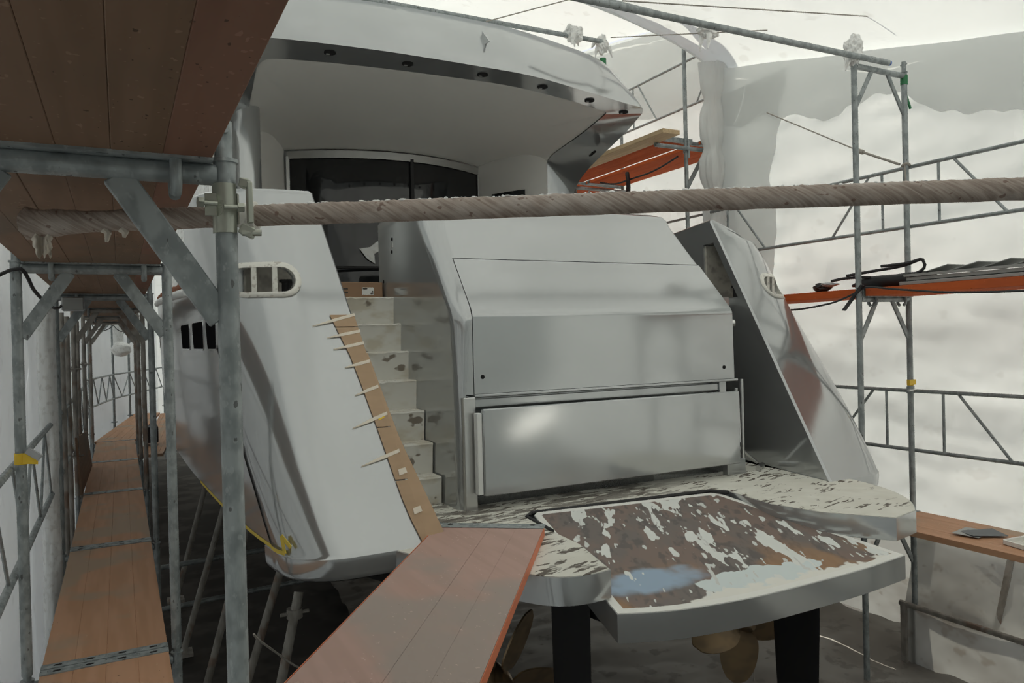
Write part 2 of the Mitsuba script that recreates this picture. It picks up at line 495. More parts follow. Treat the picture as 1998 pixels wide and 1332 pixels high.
# dirty lower skirt, on the outer posts near the camera and set back further on
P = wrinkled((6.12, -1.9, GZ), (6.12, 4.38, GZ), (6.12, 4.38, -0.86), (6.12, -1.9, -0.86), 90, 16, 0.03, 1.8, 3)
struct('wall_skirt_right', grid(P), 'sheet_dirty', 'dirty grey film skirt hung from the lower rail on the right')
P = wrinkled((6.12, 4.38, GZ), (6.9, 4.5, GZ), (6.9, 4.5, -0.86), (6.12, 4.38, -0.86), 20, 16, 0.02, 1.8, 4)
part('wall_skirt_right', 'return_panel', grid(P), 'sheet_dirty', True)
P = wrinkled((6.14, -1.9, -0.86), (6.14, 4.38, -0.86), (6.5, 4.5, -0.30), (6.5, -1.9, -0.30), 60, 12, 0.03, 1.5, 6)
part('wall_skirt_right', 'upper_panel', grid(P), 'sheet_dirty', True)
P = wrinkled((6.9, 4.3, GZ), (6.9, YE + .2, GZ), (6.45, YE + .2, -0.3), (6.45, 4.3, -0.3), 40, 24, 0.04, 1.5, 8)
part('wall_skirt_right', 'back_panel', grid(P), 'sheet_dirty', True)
for y in (3.6, 1.5):
    part('wall_skirt_right', 'seam_batten', obox((6.16, y, -0.86), (6.47, y + 0.05, -0.32), 0.05, 0.02, (1, 0, 0)), 'galv_rusty')
part('wall_skirt_right', 'bottom_rail', tube((6.10, -1.9, -0.86), (6.10, 4.4, -0.86), 0.024), 'galv_rusty')
part('wall_skirt_right', 'corner_batten', obox((6.09, 4.36, GZ), (6.09, 4.36, -0.84), 0.05, 0.03, (1, 0, 0)), 'galv_rusty')
# step out to the wide far tent
P = wrinkled((6.42, YE, GZ), (7.35, YE + .1, GZ), (7.35, YE + .1, 7.2), (6.42, YE, 7.2), 16, 80, 0.04, 1.4, 5)
struct('wall_step_right', grid(P), 'sheet', 'white film panel where the tent steps out')
P = wrinkled((7.32, YE + .1, GZ), (7.32, 24, GZ), (7.32, 24, 8.9), (7.32, YE + .1, 5.75), 150, 90, 0.13, 1.0, 21)
struct('wall_far_right', grid(P), 'sheet', 'white film wall behind the far scaffold on the right')
P = wrinkled((7.22, YE + .2, 4.6), (7.22, 24, 6.2), (7.22, 24, 8.8), (7.22, YE + .2, 5.7), 120, 20, 0.05, 1.2, 22)
P[:, 0, 2] += 0.45 * (meshkit.fbm(P[:, 0] * 1.1, 3, 7) - 0.5)
part('wall_far_right', 'overlap_strip', grid(P), 'sheet_flap', True)
# near roof
xs, ys = np.linspace(-0.64, 6.42, 100), np.linspace(-1.9, YE + 0.15, 110)
X, Y = np.meshgrid(xs, ys, indexing='ij')
t = (X + 0.64) / 7.06
Zr = wall_top(Y) + 0.62 * np.clip(4 * t * (1 - t), 0, 1) ** 0.7
q = np.stack([X, Y, Zr], -1)
Zr = Zr + (0.10 * (meshkit.fbm(q * np.array([0.9, 0.7, 1]), 3, 31) - 0.5) + 0.03 * (np.abs(meshkit.fbm(q * 3.0, 3, 33) - 0.5) * 4 - 0.5)) * np.clip(np.minimum(t, 1 - t) * 14, 0.1, 1)
struct('ceiling', grid(np.stack([X, Y, Zr], -1)), 'sheet', 'bright white shrink wrap roof over the stern')
# far roof with the step down to the near one
xs, ys = np.linspace(-0.64, 7.32, 50), np.linspace(YE + 0.1, 24.5, 70)
X, Y = np.meshgrid(xs, ys, indexing='ij')
t = (X + 0.64) / 7.96
Zr = 5.75 + 0.184 * (Y - YE) + 0.5 * 4 * t * (1 - t)
Zr += 0.2 * (meshkit.fbm(np.stack([X, Y, Zr * 0], -1), 3, 41) - 0.5)
part('ceiling', 'far_roof', grid(np.stack([X, Y, Zr], -1)), 'sheet', True)
t = (np.linspace(-0.64, 7.32, 60) + 0.64) / 7.96
lo = wall_top(YE) + 0.62 * np.clip(4 * np.clip((np.linspace(-0.64, 7.32, 60) + .64) / 7.06, 0, 1) * (1 - np.clip((np.linspace(-0.64, 7.32, 60) + .64) / 7.06, 0, 1)), 0, 1) ** 0.7
hi_z = 5.75 + 0.5 * 4 * t * (1 - t)
P = np.stack([np.stack([np.linspace(-0.64, 7.32, 60), np.full(60, YE + 0.12), lo + (hi_z - lo) * s], -1) for s in np.linspace(0, 1, 8)], 1)
part('ceiling', 'step_panel', grid(P), 'sheet', True)
# left wall, bow end and stern end
n, m = 260, 60
ys, zs = np.linspace(-1.9, 15.0, n), np.linspace(GZ, 1, m)
P = np.zeros((n, m, 3))
for i, y in enumerate(ys):
    top = wall_top(y) if y < YE else 5.75 + 0.184 * (y - YE)
    P[i] = np.stack([np.full(m, -0.64), np.full(m, y), np.linspace(GZ, top, m)], 1)
P[..., 0] += 0.07 * (meshkit.fbm(P * 0.9, 3, 51) - 0.5) + 0.02 * (np.abs(meshkit.fbm(P * 3.5, 3, 53) - 0.5) * 4 - 0.5)
struct('wall_left', grid(P), 'sheet', 'white shrink wrap wall along the left walkway')
P = wrinkled((-0.72, 14.9, GZ), (0.95, 24.3, GZ), (0.95, 24.3, 9.0), (-0.72, 14.9, 7.3), 90, 50, 0.03, 0.9, 55)
struct('wall_bow_left', grid(P), 'sheet', 'white film wall along the bow end of the walkway')
P = wrinkled((0.95, 24.3, GZ), (7.32, 24.0, GZ), (7.32, 24.0, 9.0), (0.95, 24.3, 9.0), 40, 50, 0.08, 0.9, 57)
struct('wall_bow', grid(P), 'sheet', 'white film wall beyond the bow')
# stern wall behind the camera, with an unseen tear shaped to land glare on the flap
YS = -1.9
hole = Polygon([(5.46, -0.03), (5.60, 0.17), (5.84, 0.36), (6.12, 0.43), (6.38, 0.52), (6.36, 0.30), (6.22, 0.13), (6.02, 0.06), (5.80, -0.02), (5.62, -0.06)])
zt_ = wall_top(YS)
wall = Polygon([(-0.64, GZ), (6.42, GZ), (6.42, zt_), (4.5, zt_ + .56), (2.9, zt_ + .62), (1.2, zt_ + .56), (-0.64, zt_)]).difference(hole)
struct('wall_stern', xyz_prism(wall, 'y', YS - .004, YS), 'sheet', 'white film wall with a torn gap', smooth=False)
struct('ground_outside', grid(np.array([[[-40, -40, GZ - .08], [-40, 60, GZ - .08]], [[50, -40, GZ - .08], [50, 60, GZ - .08]]], float)), 'yard', 'boatyard ground outside the tent', smooth=False)

bl, bn, bt = V(9.4, -8.2, GZ - .1), V(-0.588, -0.809, 0), V(0.809, -0.588, 0)      # white slope added outside, facing the sun, to put glare on the flap
cv = []
for sgn in (-6.0, 6.0):
    e = bl + bt * sgn
    cv.append([e, e + bn * 3.6 + V(0, 0, 3.4), e + bn * 3.9 + V(0, 0, 3.4), e + bn * 3.9])
solo('added_slope', loft(cv), 'slope_white', 'added white slope outside the tent, mirrored as glare in the transom flap', 'added reflector', smooth=False)

# ------------------------------------------------------------------ yacht
X0 = 3.06
yacht = thing('yacht', 'silver grey motor yacht under repaint, standing in the shrink wrap tent', 'yacht')
from scipy.interpolate import PchipInterpolator
_hb = PchipInterpolator([3.0, 3.9, 4.6, 5.5, 6.5, 7.5, 9.0, 11.0, 13.0, 16.0, 19.0, 22.5], [2.33, 2.37, 2.45, 2.515, 2.56, 2.59, 2.61, 2.57, 2.40, 1.9, 1.2, 0.05])
_keel = PchipInterpolator([4.2, 8.0, 16.0, 22.5], [0.28, 0.5, 0.5, -0.3])
_fl = PchipInterpolator([-0.2, 0.3, 0.47, 1.2, 2.0, 2.7], [-0.2, -0.09, -0.06, 0.0, 0.03, 0.06])


def half(y, z):
    return np.maximum(_hb(np.clip(y, 3, 22.5)) + _fl(np.clip(z, -.2, 2.7)) * np.clip(_hb(np.clip(y, 3, 22.5)), 0, 1), 0.01)


def sheer(y):
    return 2.0 + 0.028 * (y - 5.7) + 0.0015 * np.clip(y - 9, 0, 99) ** 2


def mir(mesh):
    m = mesh.copy()
    m.vertices[:, 0] = 2 * X0 - m.vertices[:, 0]
    m.invert()
    return m


def mirp(P):
    P = np.array(P, float)
    P[..., 0] = 2 * X0 - P[..., 0]
    return P


ys = np.r_[np.linspace(4.25, 12, 50), np.linspace(12.5, 22.5, 30)]
S = np.zeros((len(ys), 24, 3))
B = np.zeros((len(ys), 8, 3))
for i, y in enumerate(ys):
    zz = np.linspace(0.47, sheer(y), 24)
    yz = np.maximum(y, 3.95 + 0.68 * (zz - 0.47) + 0.33 + 0.20 * np.clip((zz - 0.75) / 1.1, 0, 1) + 0.002 * i)          # the topside ends on the raked quarter
    S[i] = np.stack([X0 - half(yz, zz) - 0.002, yz, zz], 1)
    h = half(y, 0.47) - 0.03
    tt = np.linspace(0, 1, 8)
    B[i] = np.stack([X0 - h * (1 - tt), np.full(8, y), 0.47 - (0.47 + float(_keel(y))) * (0.12 * tt ** 0.3 + 0.88 * tt ** 1.25)], 1)
hull = part(yacht, 'hull_side', grid(S), 'paint', True, 'port topside above the waterline')
hull2 = part(yacht, 'hull_side', grid(mirp(S), True), 'paint', True)
part(yacht, 'hull_bottom', join(grid(B), grid(mirp(B), True)), 'black_antifoul', True, 'black antifouled bottom')
P = np.array([[X0 - 2.2, 4.4, 0.36], [X0 - 1.3, 4.4, -0.05], [X0, 4.4, -0.28], [X0 + 1.3, 4.4, -0.05], [X0 + 2.2, 4.4, 0.36]])
Q = P.copy()
Q[:, 2] = 0.37
part(yacht, 'hull_transom', grid(np.stack([P, Q], 1)), 'black_antifoul', 30)
# foredeck / side deck closing the hull
D = np.array([[[X0 - half(y, 2.0), y, sheer(y) - 0.02], [X0 + half(y, 2.0), y, sheer(y) - 0.02]] for y in ys[18:]])
part(yacht, 'side_deck', grid(D), 'paint_white', 30)
rp = [(X0 - half(y, 2.0) - 0.012, y, sheer(y) - 0.03) for y in np.linspace(6.3, 20, 60)]
part(yacht, 'rub_rail', sweep(rp, 0.035, 8), 'paint_white', 50, 'rub rail along the deck edge')
part(yacht, 'rub_rail', sweep(mirp(rp), 0.035, 8), 'paint_white', 50)
lumps = []
for y in np.arange(6.4, 13, 0.16):
    if random.random() < 0.75:
        s = trimesh.creation.icosphere(1, 0.022 + 0.018 * random.random())
        s.vertices *= np.array([0.8, 1.6, 1.0])
        s.apply_translation((X0 - half(y, 2.0) + 0.01, y + random.uniform(-.05, .05), sheer(y) + 0.025))
        lumps.append(s)
part(yacht, 'sealant_remnant', join(*lumps), 'rust_lump', True, 'brown remnants of old sealant along the deck edge', 'stuff')
# three dark hull windows in a row and one further forward
for y0, y1 in ((6.35, 6.92), (5.62, 6.17), (5.12, 5.50), (10.7, 11.9)):
    w, h, zc = (y1 - y0), 0.19, 1.645
    pl = Polygon([(y0 + .06, zc - h / 2), (y1 - .03, zc - h / 2), (y1, zc + h / 2), (y0 + .03, zc + h / 2)]).buffer(-0.03).buffer(0.03, 4)
    for nm, grow, off, bs in (('window_frame', 0.012, 0.006, 'paint'), ('window_pane', 0.0, 0.009, 'window_dark')):
        ring = np.array(pl.buffer(grow, 4).exterior.coords)[:-1]
        outer = np.stack([X0 - half(ring[:, 0], ring[:, 1]) - off, ring[:, 0], ring[:, 1]], 1)
        inner = outer + V(0.02, 0, 0)
        mm = loft([outer, inner])
        part(hull, nm, mm, bs, 30)
        part(hull2, nm, mir(mm), bs, 30)
# yellow tape on the waterline near the stern
tp = [(X0 - half(y, .47) - 0.006, y, 0.475 - .03 * (y < 4.4) * 0) for y in np.linspace(4.28, 6.6, 24)]
for a in (88, 75, 62):
    a = math.radians(a)
    tp.insert(0, (X0 - (2.022 + 0.337 * math.sin(a)), 4.238 - 0.337 * math.cos(a), 0.474))
P = np.array([[(x, y, z - 0.011), (x, y, z + 0.011)] for x, y, z in tp])
part(yacht, 'masking_tape', grid(P), 'yellow_tape', False, 'yellow masking tape along the waterline')
zig = [V(*tp[0]), V(tp[0][0] - .012, tp[0][1] + .02, 0.565), V(tp[0][0] + .025, tp[0][1] - .035, 0.51)]
part(yacht, 'masking_tape', join(*[obox(zig[i], zig[i + 1], 0.004, 0.022) for i in range(2)]), 'yellow_tape', False)


# quarter bulwarks: raked, flat aft face, rounded outer corner, pocket with oval fairlead
def ya(z):
    return 3.9 + 0.68 * (np.asarray(z, float) - 0.45)


def hi(y):
    return 1.59 + 0.16 * (np.asarray(y, float) - 3.9)


def brad(z):
    return 0.33 + 0.20 * min(max((z - 0.75) / 1.1, 0.0), 1.0)


def bulwark_section(z, grow=0.0, zz=None, yend=6.35):
    y0 = ya(z) + grow
    r = brad(z)
    hb = float(half(y0 + 0.3, z)) - grow
    pts = [(hi(y0) + grow, y0 + 0.02), (hi(y0) + grow + 0.012, y0)]
    for t in np.linspace(0, 1, 8)[1:]:
        pts.append((hi(y0) + 0.012 + (hb - r - hi(y0) - 0.012) * t, y0))
    for a in np.linspace(0, math.pi / 2, 14)[1:]:
        pts.append((hb - r + r * math.sin(a), y0 + r - r * math.cos(a)))
    for y in np.linspace(y0 + r, yend, 8)[1:]:
        pts.append((float(half(y, z)) - grow, y))
    pts += [(hi(yend) + grow, yend), (hi((y0 + yend) / 2) + grow, (y0 + yend) / 2)]
    return [(X0 - h, y, z if zz is None else zz) for h, y in pts]


lev = [0.47, 0.6, 0.9, 1.2, 1.5, 1.75, 2.0, 2.25, 2.45, 2.60]
secs = []
for k, (z, g) in enumerate(((0.325, 0.03), (0.335, 0.012), (0.36, 0.0), (0.42, -0.004), (0.45, -0.004), (0.455, 0.0))):
    s = np.array(bulwark_section(0.45, g, None, 4.40))
    s[:, 2] = z
    secs.append(s)
secs += [np.array(bulwark_section(z)) for z in lev]
for z, g in ((2.625, 0.004), (2.64, 0.018)):
    secs.append(np.array(bulwark_section(2.60, g, z)))
body = man(loft(secs))


def stadium(cx, cz, hx, hz, n=40):
    k = n // 4
    a = np.linspace(-math.pi / 2, math.pi / 2, k + 1)
    t = np.linspace(0, 1, k + 1)[1:-1]
    L = hx - hz
    pts = [(cx + L + hz * math.cos(b), cz + hz * math.sin(b)) for b in a] + [(cx + L - 2 * L * q, cz + hz) for q in t]
    pts += [(cx - L - hz * math.cos(b), cz - hz * math.sin(b)) for b in a] + [(cx - L + 2 * L * q, cz - hz) for q in t]
    return np.array(pts)


OV = stadium(0.82, 1.985, 0.19, 0.083)
cut = man(xyz_prism(Polygon(OV).buffer(0.0), 'y', 4.6, 5.3))
pk = []
for z in (1.88, 2.40):
    for x in (0.74, 1.75):
        pk += [(x, float(ya(z)) + 0.11, z), (x, 5.50, z)]
pocket = m3.Manifold.hull_points(np.array(pk, np.float32))
side_cut = man(abox(0.40, 0.76, 5.02, 5.30, 1.905, 2.065))
body = body - cut - pocket - side_cut
bw = unman(body)


def surf_y(x, z):
    """The outside of the port bulwark, as y over (x, z)."""
    h = X0 - x
    y0 = float(ya(z))
    hb, r = float(half(y0 + 0.3, z)), brad(z)
    dh = max(0.0, h - (hb - r))
    return y0 + r - math.sqrt(max(r * r - dh * dh, 0.0))


ring = []
for dr_, off in ((0.0, -0.012), (0.034, -0.012), (0.034, 0.03), (0.0, 0.05)):
    s = stadium(0.82, 1.985, 0.19 + dr_, 0.083 + dr_)
    ring.append([(x, surf_y(x, z) + off, z) for x, z in s])
ring = np.array(ring)
rm = loft(np.transpose(np.concatenate([ring, ring[:1]]), (0, 1, 2)), cap=False)
if rm.volume < 0:
    rm.invert()
post = trimesh.creation.cylinder(0.035, 0.11, sections=20)
post.apply_translation((0, 0, 0.055))
capm = trimesh.creation.cylinder(0.052, 0.018, sections=20)
capm.apply_translation((0, 0, 0.118))
boll = join(post, capm)
boll.apply_translation((1.02, 5.28, 1.88))
bars = [obox((x, surf_y(x, 1.985) + 0.06, 1.90), (x, surf_y(x, 1.985) + 0.06, 2.07), 0.03, 0.03) for x in (0.775, 0.895)]
liner = xyz_prism(Polygon([(5.31, 1.885), (5.49, 1.885), (5.49, 2.39), (5.36, 2.39), (5.22, 2.075), (5.31, 2.07)]), 'x', 0.743, 0.76)
fwdliner = abox(0.76, 1.20, 5.48, 5.499, 1.885, 2.39)
for side in (0, 1):
    f = (lambda q: q) if side == 0 else mir
    bm = f(bw)
    if side:                                             # the starboard top edge falls outboard
        hv = bm.vertices[:, 0] - X0
        tz = np.clip((bm.vertices[:, 2] - 2.42) / 0.2, 0, 1)
        bm.vertices[:, 2] -= tz * 0.34 * np.clip(hv - 1.80, 0, 1)
    b = part(yacht, 'quarter_bulwark', bm, 'paint', 28, 'port quarter with the raked flat face' if side == 0 else 'starboard quarter, its dark inner face towards us')
    fr = part(b, 'fairlead_frame', f(rm), 'white_frame', 40)
    for q in bars:
        part(b, 'fairlead_bar', f(q), 'white_frame', False)
    part(b, 'bollard', f(boll), 'black_rubber', 40)
    part(b, 'locker_liner', f(join(liner, fwdliner)), 'liner', False)

# transom block between the stairs and the starboard bulwark
xl = 1.945


def zfront(z):
    return float(np.interp(z, [0.0, 1.75, 2.135, 2.52], [4.55, 4.55, 4.85, 5.15]))


def xr(z):
    return float(np.interp(z, [0.0, 1.75, 2.52], [4.36, 4.34, 4.20]))


def block_section(z, g=0.0, r=0.10):
    y0 = zfront(z) + g
    a = np.linspace(0, math.pi / 2, 9)
    x0, x1, y1 = xl + g, xr(z) - g, 6.15
    pts = [(x0 + r - r * math.cos(t), y0 + r - r * math.sin(t)) for t in a]
    pts += [(x1 - 0.03 + 0.03 * math.sin(t), y0 + 0.03 - 0.03 * math.cos(t)) for t in a[::3]]
    pts += [(x1, y1), (x0, y1)]
    return np.array([(x, y, z) for x, y in pts])


bs = []
for z in (0.43, 0.8, 1.2, 1.6, 1.69, 1.73, 1.77, 1.82, 2.0, 2.2, 2.40, 2.48, 2.54):
    rr = float(np.interp(z, [1.2, 2.5], [0.07, 0.17]))
    s = block_section(z, 0, rr)
    if z in (1.73, 1.77):                                # the knuckle is eased, not sharp
        s[:, 1] += 0.006 * (s[:, 1] < 5)
    bs.append(s)
for z, g in ((2.575, 0.025), (2.595, 0.08)):
    s = block_section(2.54, g, 0.17)
    s[:, 2] = z
    bs.append(s)
blk = man(loft(bs))
blk = blk - man(abox(2.005, 4.5, 4.3, 4.66, 0.40, 1.205))                       # recess of the flap
hx0 = 2.068
prof = [(4.5, 1.19), (4.55, 1.19), (4.55, 1.75), (4.85, 2.135)]
slot = Polygon([(4.4, 1.19), (4.4, 2.14), (4.85, 2.14), (4.882, 2.115), (4.585, 1.745), (4.585, 1.19)])
blk = blk - man(xyz_prism(slot, 'x', hx0 - 0.006, 4.6))
tb = part(yacht, 'transom_block', unman(blk), 'paint', 28, 'raised transom housing beside the stairs')
hp = [(4.55, 1.208), (4.55, 1.715), (4.556, 1.745), (4.572, 1.777), (4.85, 2.133)]
G = np.array([[[x if j < 11 else xr(z), y, z] for j, x in enumerate(np.linspace(hx0, 4.3, 12))] for y, z in hp])
G2 = G + V(0, 0.028, -0.012)
loop = [np.concatenate([G[i], G2[i][::-1]]) for i in range(len(hp))]
eh = part(tb, 'engine_hatch', loft(loop), 'paint', 24, 'large hatch door above the flap')
for x, z in ((2.13, 1.32), (4.24, 1.30)):
    c = trimesh.creation.cylinder(0.014, 0.006, sections=20)
    c.apply_transform(trimesh.transformations.rotation_matrix(math.pi / 2, (1, 0, 0)))
    c.apply_translation((x, 4.549, z))
    part(eh, 'lock_hole', c, 'black_hole', False) if False else part(tb, 'lock_hole', c, 'black_hole', False)
flap = part(tb, 'transom_flap', abox(2.075, 4.285, 4.435, 4.475, 0.55, 1.115, 0.006), 'paint', False, 'flat lower flap')
part(tb, 'flap_edge', abox(2.035, 2.073, 4.45, 4.50, 0.56, 1.09, 0.004), 'paint_white', False)
part(tb, 'flap_rail', abox(2.06, 4.20, 4.575, 4.65, 1.115, 1.175, 0.006), 'paint', False)
part(tb, 'flap_rail', abox(2.06, 4.36, 4.52, 4.66, 1.188, 1.206, 0.004), 'paint', False)
part(tb, 'jamb_plate', abox(1.975, 2.062, 4.52, 4.58, 0.445, 1.19, 0.004), 'steel', False, 'polished jamb plate')
part(tb, 'jamb_plate', abox(4.21, 4.40, 4.50, 4.56, 0.445, 0.57, 0.004), 'paint', False)
part(tb, 'jamb_plate', abox(4.20, 4.27, 4.56, 4.64, 1.09, 1.19, 0.004), 'paint', False)
part(tb, 'jamb_trim', tube((4.405, 4.535, 0.44), (4.405, 4.535, 1.2), 0.016), 'steel')
part(tb, 'gas_strut', tube((4.335, 4.53, 0.56), (4.36, 4.55, 1.13), 0.014), 'alu')
part(tb, 'gas_strut', tube((4.345, 4.50, 0.70), (4.37, 4.54, 1.10), 0.009), 'steel')
part(tb, 'hinge_block', abox(2.0, 2.04, 4.53, 4.57, 1.11, 1.185), 'black_rubber', False)
part(tb, 'recess_back', abox(2.01, 4.34, 4.66, 4.68, 0.44, 0.62), 'black_rubber', False)
for (y, z), r in (((5.79, 2.38), 0.014), ((5.80, 2.28), 0.014), ((6.03, 2.06), 0.012)):
    c = trimesh.creation.cylinder(r, 0.006, sections=16)
    c.apply_transform(trimesh.transformations.rotation_matrix(math.pi / 2, (0, 1, 0)))
    c.apply_translation((xl - 0.001, y, z))
    part(tb, 'screw_hole', c, 'black_hole', False)
part(tb, 'light_fitting', abox(xl - 0.006, xl + .002, 5.775, 5.80, 2.315, 2.35), 'alu', False)
# fittings at the starboard side of the block
part(tb, 'side_bracket', abox(4.35, 4.41, 4.66, 4.72, 1.2, 1.86), 'paint', False)
part(tb, 'hose_fitting', join(tube((4.36, 4.75, 1.63), (4.46, 4.72, 1.645), 0.022), tube((4.45, 4.72, 1.645), (4.50, 4.70, 1.65), 0.03)), 'steel', 40)
part(tb, 'hose_fitting', join(tube((4.42, 4.62, 0.66), (4.62, 4.60, 0.50), 0.012), tube((4.55, 4.52, 0.475), (4.68, 4.60, 0.475), 0.022)), 'steel', 40)

# stairs
st = part(yacht, 'staircase', abox(1.25, 1.95, 6.0, 6.15, 0.42, 1.9), 'paint', False, 'flight of bare white steps between bulwark and transom block')
for k in range(7):
    z, y = 1.92 - 0.2135 * k, 5.80 - 0.16 * k
    y -= 0.012
    top = z
    pl = [(1.25, y), (1.93, y), (1.93, y + 0.40), (1.25, y + 0.40)]
    nx, nz = 26, 10
    xs = np.linspace(1.22, 1.955 - 0.004 * k, nx)
    face, tread = [], []
    for x in xs:
        e = 0.008 * (meshkit.noise(V(x * 45, k * 9.1, 0)[None], 3)[0] - 0.5)
        e2 = 0.012 * (meshkit.noise(V(x * 38, k * 5.1, 4)[None], 5)[0] - 0.5)
        col = [(x, y + 0.015, z - 0.225), (x, y + 0.010, z - 0.12), (x, y + 0.002, z - 0.03), (x, y - 0.006 + e, z - 0.010 + e2), (x, y + 0.004 + e, z + e2 * 0.5),
               (x, y + 0.03, z + e2 * 0.3), (x, y + 0.30, z)]
        face.append(col)
    part(st, 'step', grid(np.array(face)), 'step_white', 40)
    part(st, 'step_end', grid(np.array([[(1.955 - 0.004 * k, y + 0.015, z - 0.225), (1.955 - 0.004 * k, y + 0.3, z - 0.225)], [(1.955 - 0.004 * k, y - 0.004, z), (1.955 - 0.004 * k, y + 0.3, z)]])), 'step_white', False)

# fixed swim platform and the lowered lift platform
out = [(1.30, 5.4), (1.45, 4.7), (1.27, 3.95)] + [tuple(p) for p in smoothline([(1.27, 3.95), (1.40, 3.64), (1.55, 3.40), (1.67, 3.22), (1.75, 3.10), (1.84, 3.035), (1.95, 3.015), (2.075, 3.03)], 24)[1:]]
out += [(2.19, 3.49), (2.20, 3.80), (2.24, 4.18), (2.31, 4.275), (3.70, 4.165), (3.80, 4.06), (3.745, 3.62), (3.83, 3.28), (4.07, 2.95), (4.34, 3.01)]
out += [tuple(p) for p in smoothline([(4.34, 3.01), (4.66, 3.33), (4.80, 3.62), (4.86, 3.95)], 12)[1:]] + [(4.74, 4.6), (4.85, 5.4)]
pf = Polygon(out).buffer(0)
plat = part(yacht, 'swim_platform', prism(pf, 0.312, 0.447), 'paint', 25, 'fixed stern platform, its top scraped to dirty white')
part(plat, 'scraped_deck', prism(pf.buffer(-0.006), 0.447, 0.4505), 'scraped_white', False, 'dirty white scraped deck surface')
gk = sweep(np.array([(2.20, 3.80, .448), (2.24, 4.18, .448), (2.32, 4.262, .448), (3.0, 4.208, .448), (3.70, 4.152, .448), (3.78, 4.04, .448)]), 0.014, 8)
part(plat, 'rubber_seal', gk, 'black_rubber', 40)


def lz(y):
    return 0.445 + (y - 4.2) * 0.128


lp = [(2.30, 4.20), (2.345, 4.243), (3.70, 4.135), (3.75, 4.09)] + [tuple(p) for p in smoothline([(3.975, 2.83), (3.42, 2.785), (2.85, 2.775), (2.39, 2.81), (2.02, 2.905)], 20)]


def tilt(mesh):
    m = mesh.copy()
    m.vertices[:, 2] += lz(m.vertices[:, 1])
    return m


lpp = Polygon(lp)
lift = part(yacht, 'lift_platform', tilt(prism(lpp, -0.135, 0.0)), 'paint', 25, 'lowered lift platform, its top bare primer and paint patches')
inner = lpp.buffer(-0.045).buffer(0.0)
part(lift, 'white_edge', tilt(prism(lpp.buffer(-0.004).difference(inner.buffer(-0.004)), 0.0, 0.004)), 'white_border', False, 'white painted edge')
part(lift, 'primer_top', tilt(prism(inner, 0.0, 0.0035)), 'lift_top', False, 'brown primer with scraped white and blue paint patches')
for x in (2.25, 3.65):
    part(lift, 'lift_arm', obox((x, 4.3, 0.05), (x + .02, 3.35, 0.12), 0.09, 0.12), 'black_antifoul', False)

# flybridge overhang
Co = np.array([(0.72, 8.35, 2.7), (0.70, 8.2, 3.39), (0.68, 7.0, 3.88), (0.72, 6.52, 3.99), (0.92, 6.27, 4.0), (1.19, 6.19, 4.0), (2.25, 6.11, 4.0), (3.25, 6.13, 4.0), (4.22, 6.34, 4.0), (4.80, 6.50, 4.0),
               (5.02, 6.55, 4.0), (5.13, 6.68, 3.985), (5.16, 6.95, 3.90), (5.20, 8.22, 3.39), (5.20, 8.35, 2.7)])
Ct = np.array([(0.85, 8.8, 4.1), (0.85, 8.4, 4.1), (0.80, 7.2, 4.3), (0.85, 6.8, 4.45), (1.0, 6.64, 4.5), (1.21, 6.56, 4.53), (2.25, 6.48, 4.57), (3.22, 6.50, 4.58), (4.10, 6.56, 4.52), (4.62, 6.64, 4.45),
               (4.86, 6.72, 4.27), (5.02, 6.84, 4.13), (5.07, 7.1, 4.10), (5.08, 8.4, 4.0), (5.10, 8.8, 4.0)])
Ci = np.array([(1.21, 8.36, 2.7), (1.21, 8.19, 3.80), (1.15, 7.3, 3.95), (1.13, 6.92, 4.0), (1.15, 6.74, 4.0), (1.20, 6.67, 4.0), (2.25, 6.50, 4.0), (3.20, 6.47, 4.0), (4.10, 6.62, 4.0), (4.60, 6.78, 4.0),
               (4.74, 6.82, 4.0), (4.80, 6.90, 4.0), (4.84, 7.3, 3.95), (4.93, 8.42, 3.80), (4.93, 8.44, 2.7)])
tt = np.r_[0, np.cumsum(np.linalg.norm(np.diff(Co, axis=0), axis=1))]
ts = np.unique(np.r_[np.linspace(0, tt[-1], 90), tt])
Co_, Ct_, Ci_ = (PchipInterpolator(tt, c)(ts) for c in (Co, Ct, Ci))
rows = [Ct_ + V(0, 0.16, 0.012), Ct_ + V(0, 0.02, 0.004), Ct_] + [Co_ + (Ct_ - Co_) * s + np.stack([0 * ts, -0.05 * 4 * s * (1 - s) + 0 * ts, 0 * ts], 1) for s in (0.8, 0.6, 0.4, 0.2, 0.06)] + [Co_]
fb = part(yacht, 'flybridge_overhang', grid(np.stack(rows, 1)), 'paint', 40, 'curved flybridge overhang with downlight holes along its underside')
part(fb, 'underside_band', grid(np.stack([Co_, Co_ + (Ci_ - Co_) * 0.5, Ci_], 1)), 'paint', 30, 'grey underside band')
door_y = lambda t: 9.3 - 0.42 * 4 * t * (1 - t)
keep = (ts >= tt[1]) & (ts <= tt[-2])
Ci_, td = Ci_[keep], np.linspace(0, 1, keep.sum())
Dd = np.stack([1.80 + 2.58 * td, door_y(td), 3.87 + 0 * td], 1)
part(fb, 'cockpit_ceiling', grid(np.stack([Ci_ + (Dd - Ci_) * s + V(0, 0, 0.012 + 0.04 * math.sin(math.pi * s)) for s in np.linspace(0, 1, 12)], 1)), 'ceiling_white', True, 'off-white cockpit ceiling panel')
top = np.stack([Ct_ + V(0, 0.16, 0.012), np.stack([X0 + (Ct_[:, 0] - X0) * 0.9, 0 * ts + 12.0, 0 * ts + 4.75], 1)], 1)
part(fb, 'upper_deck', grid(top), 'paint_white', 30)
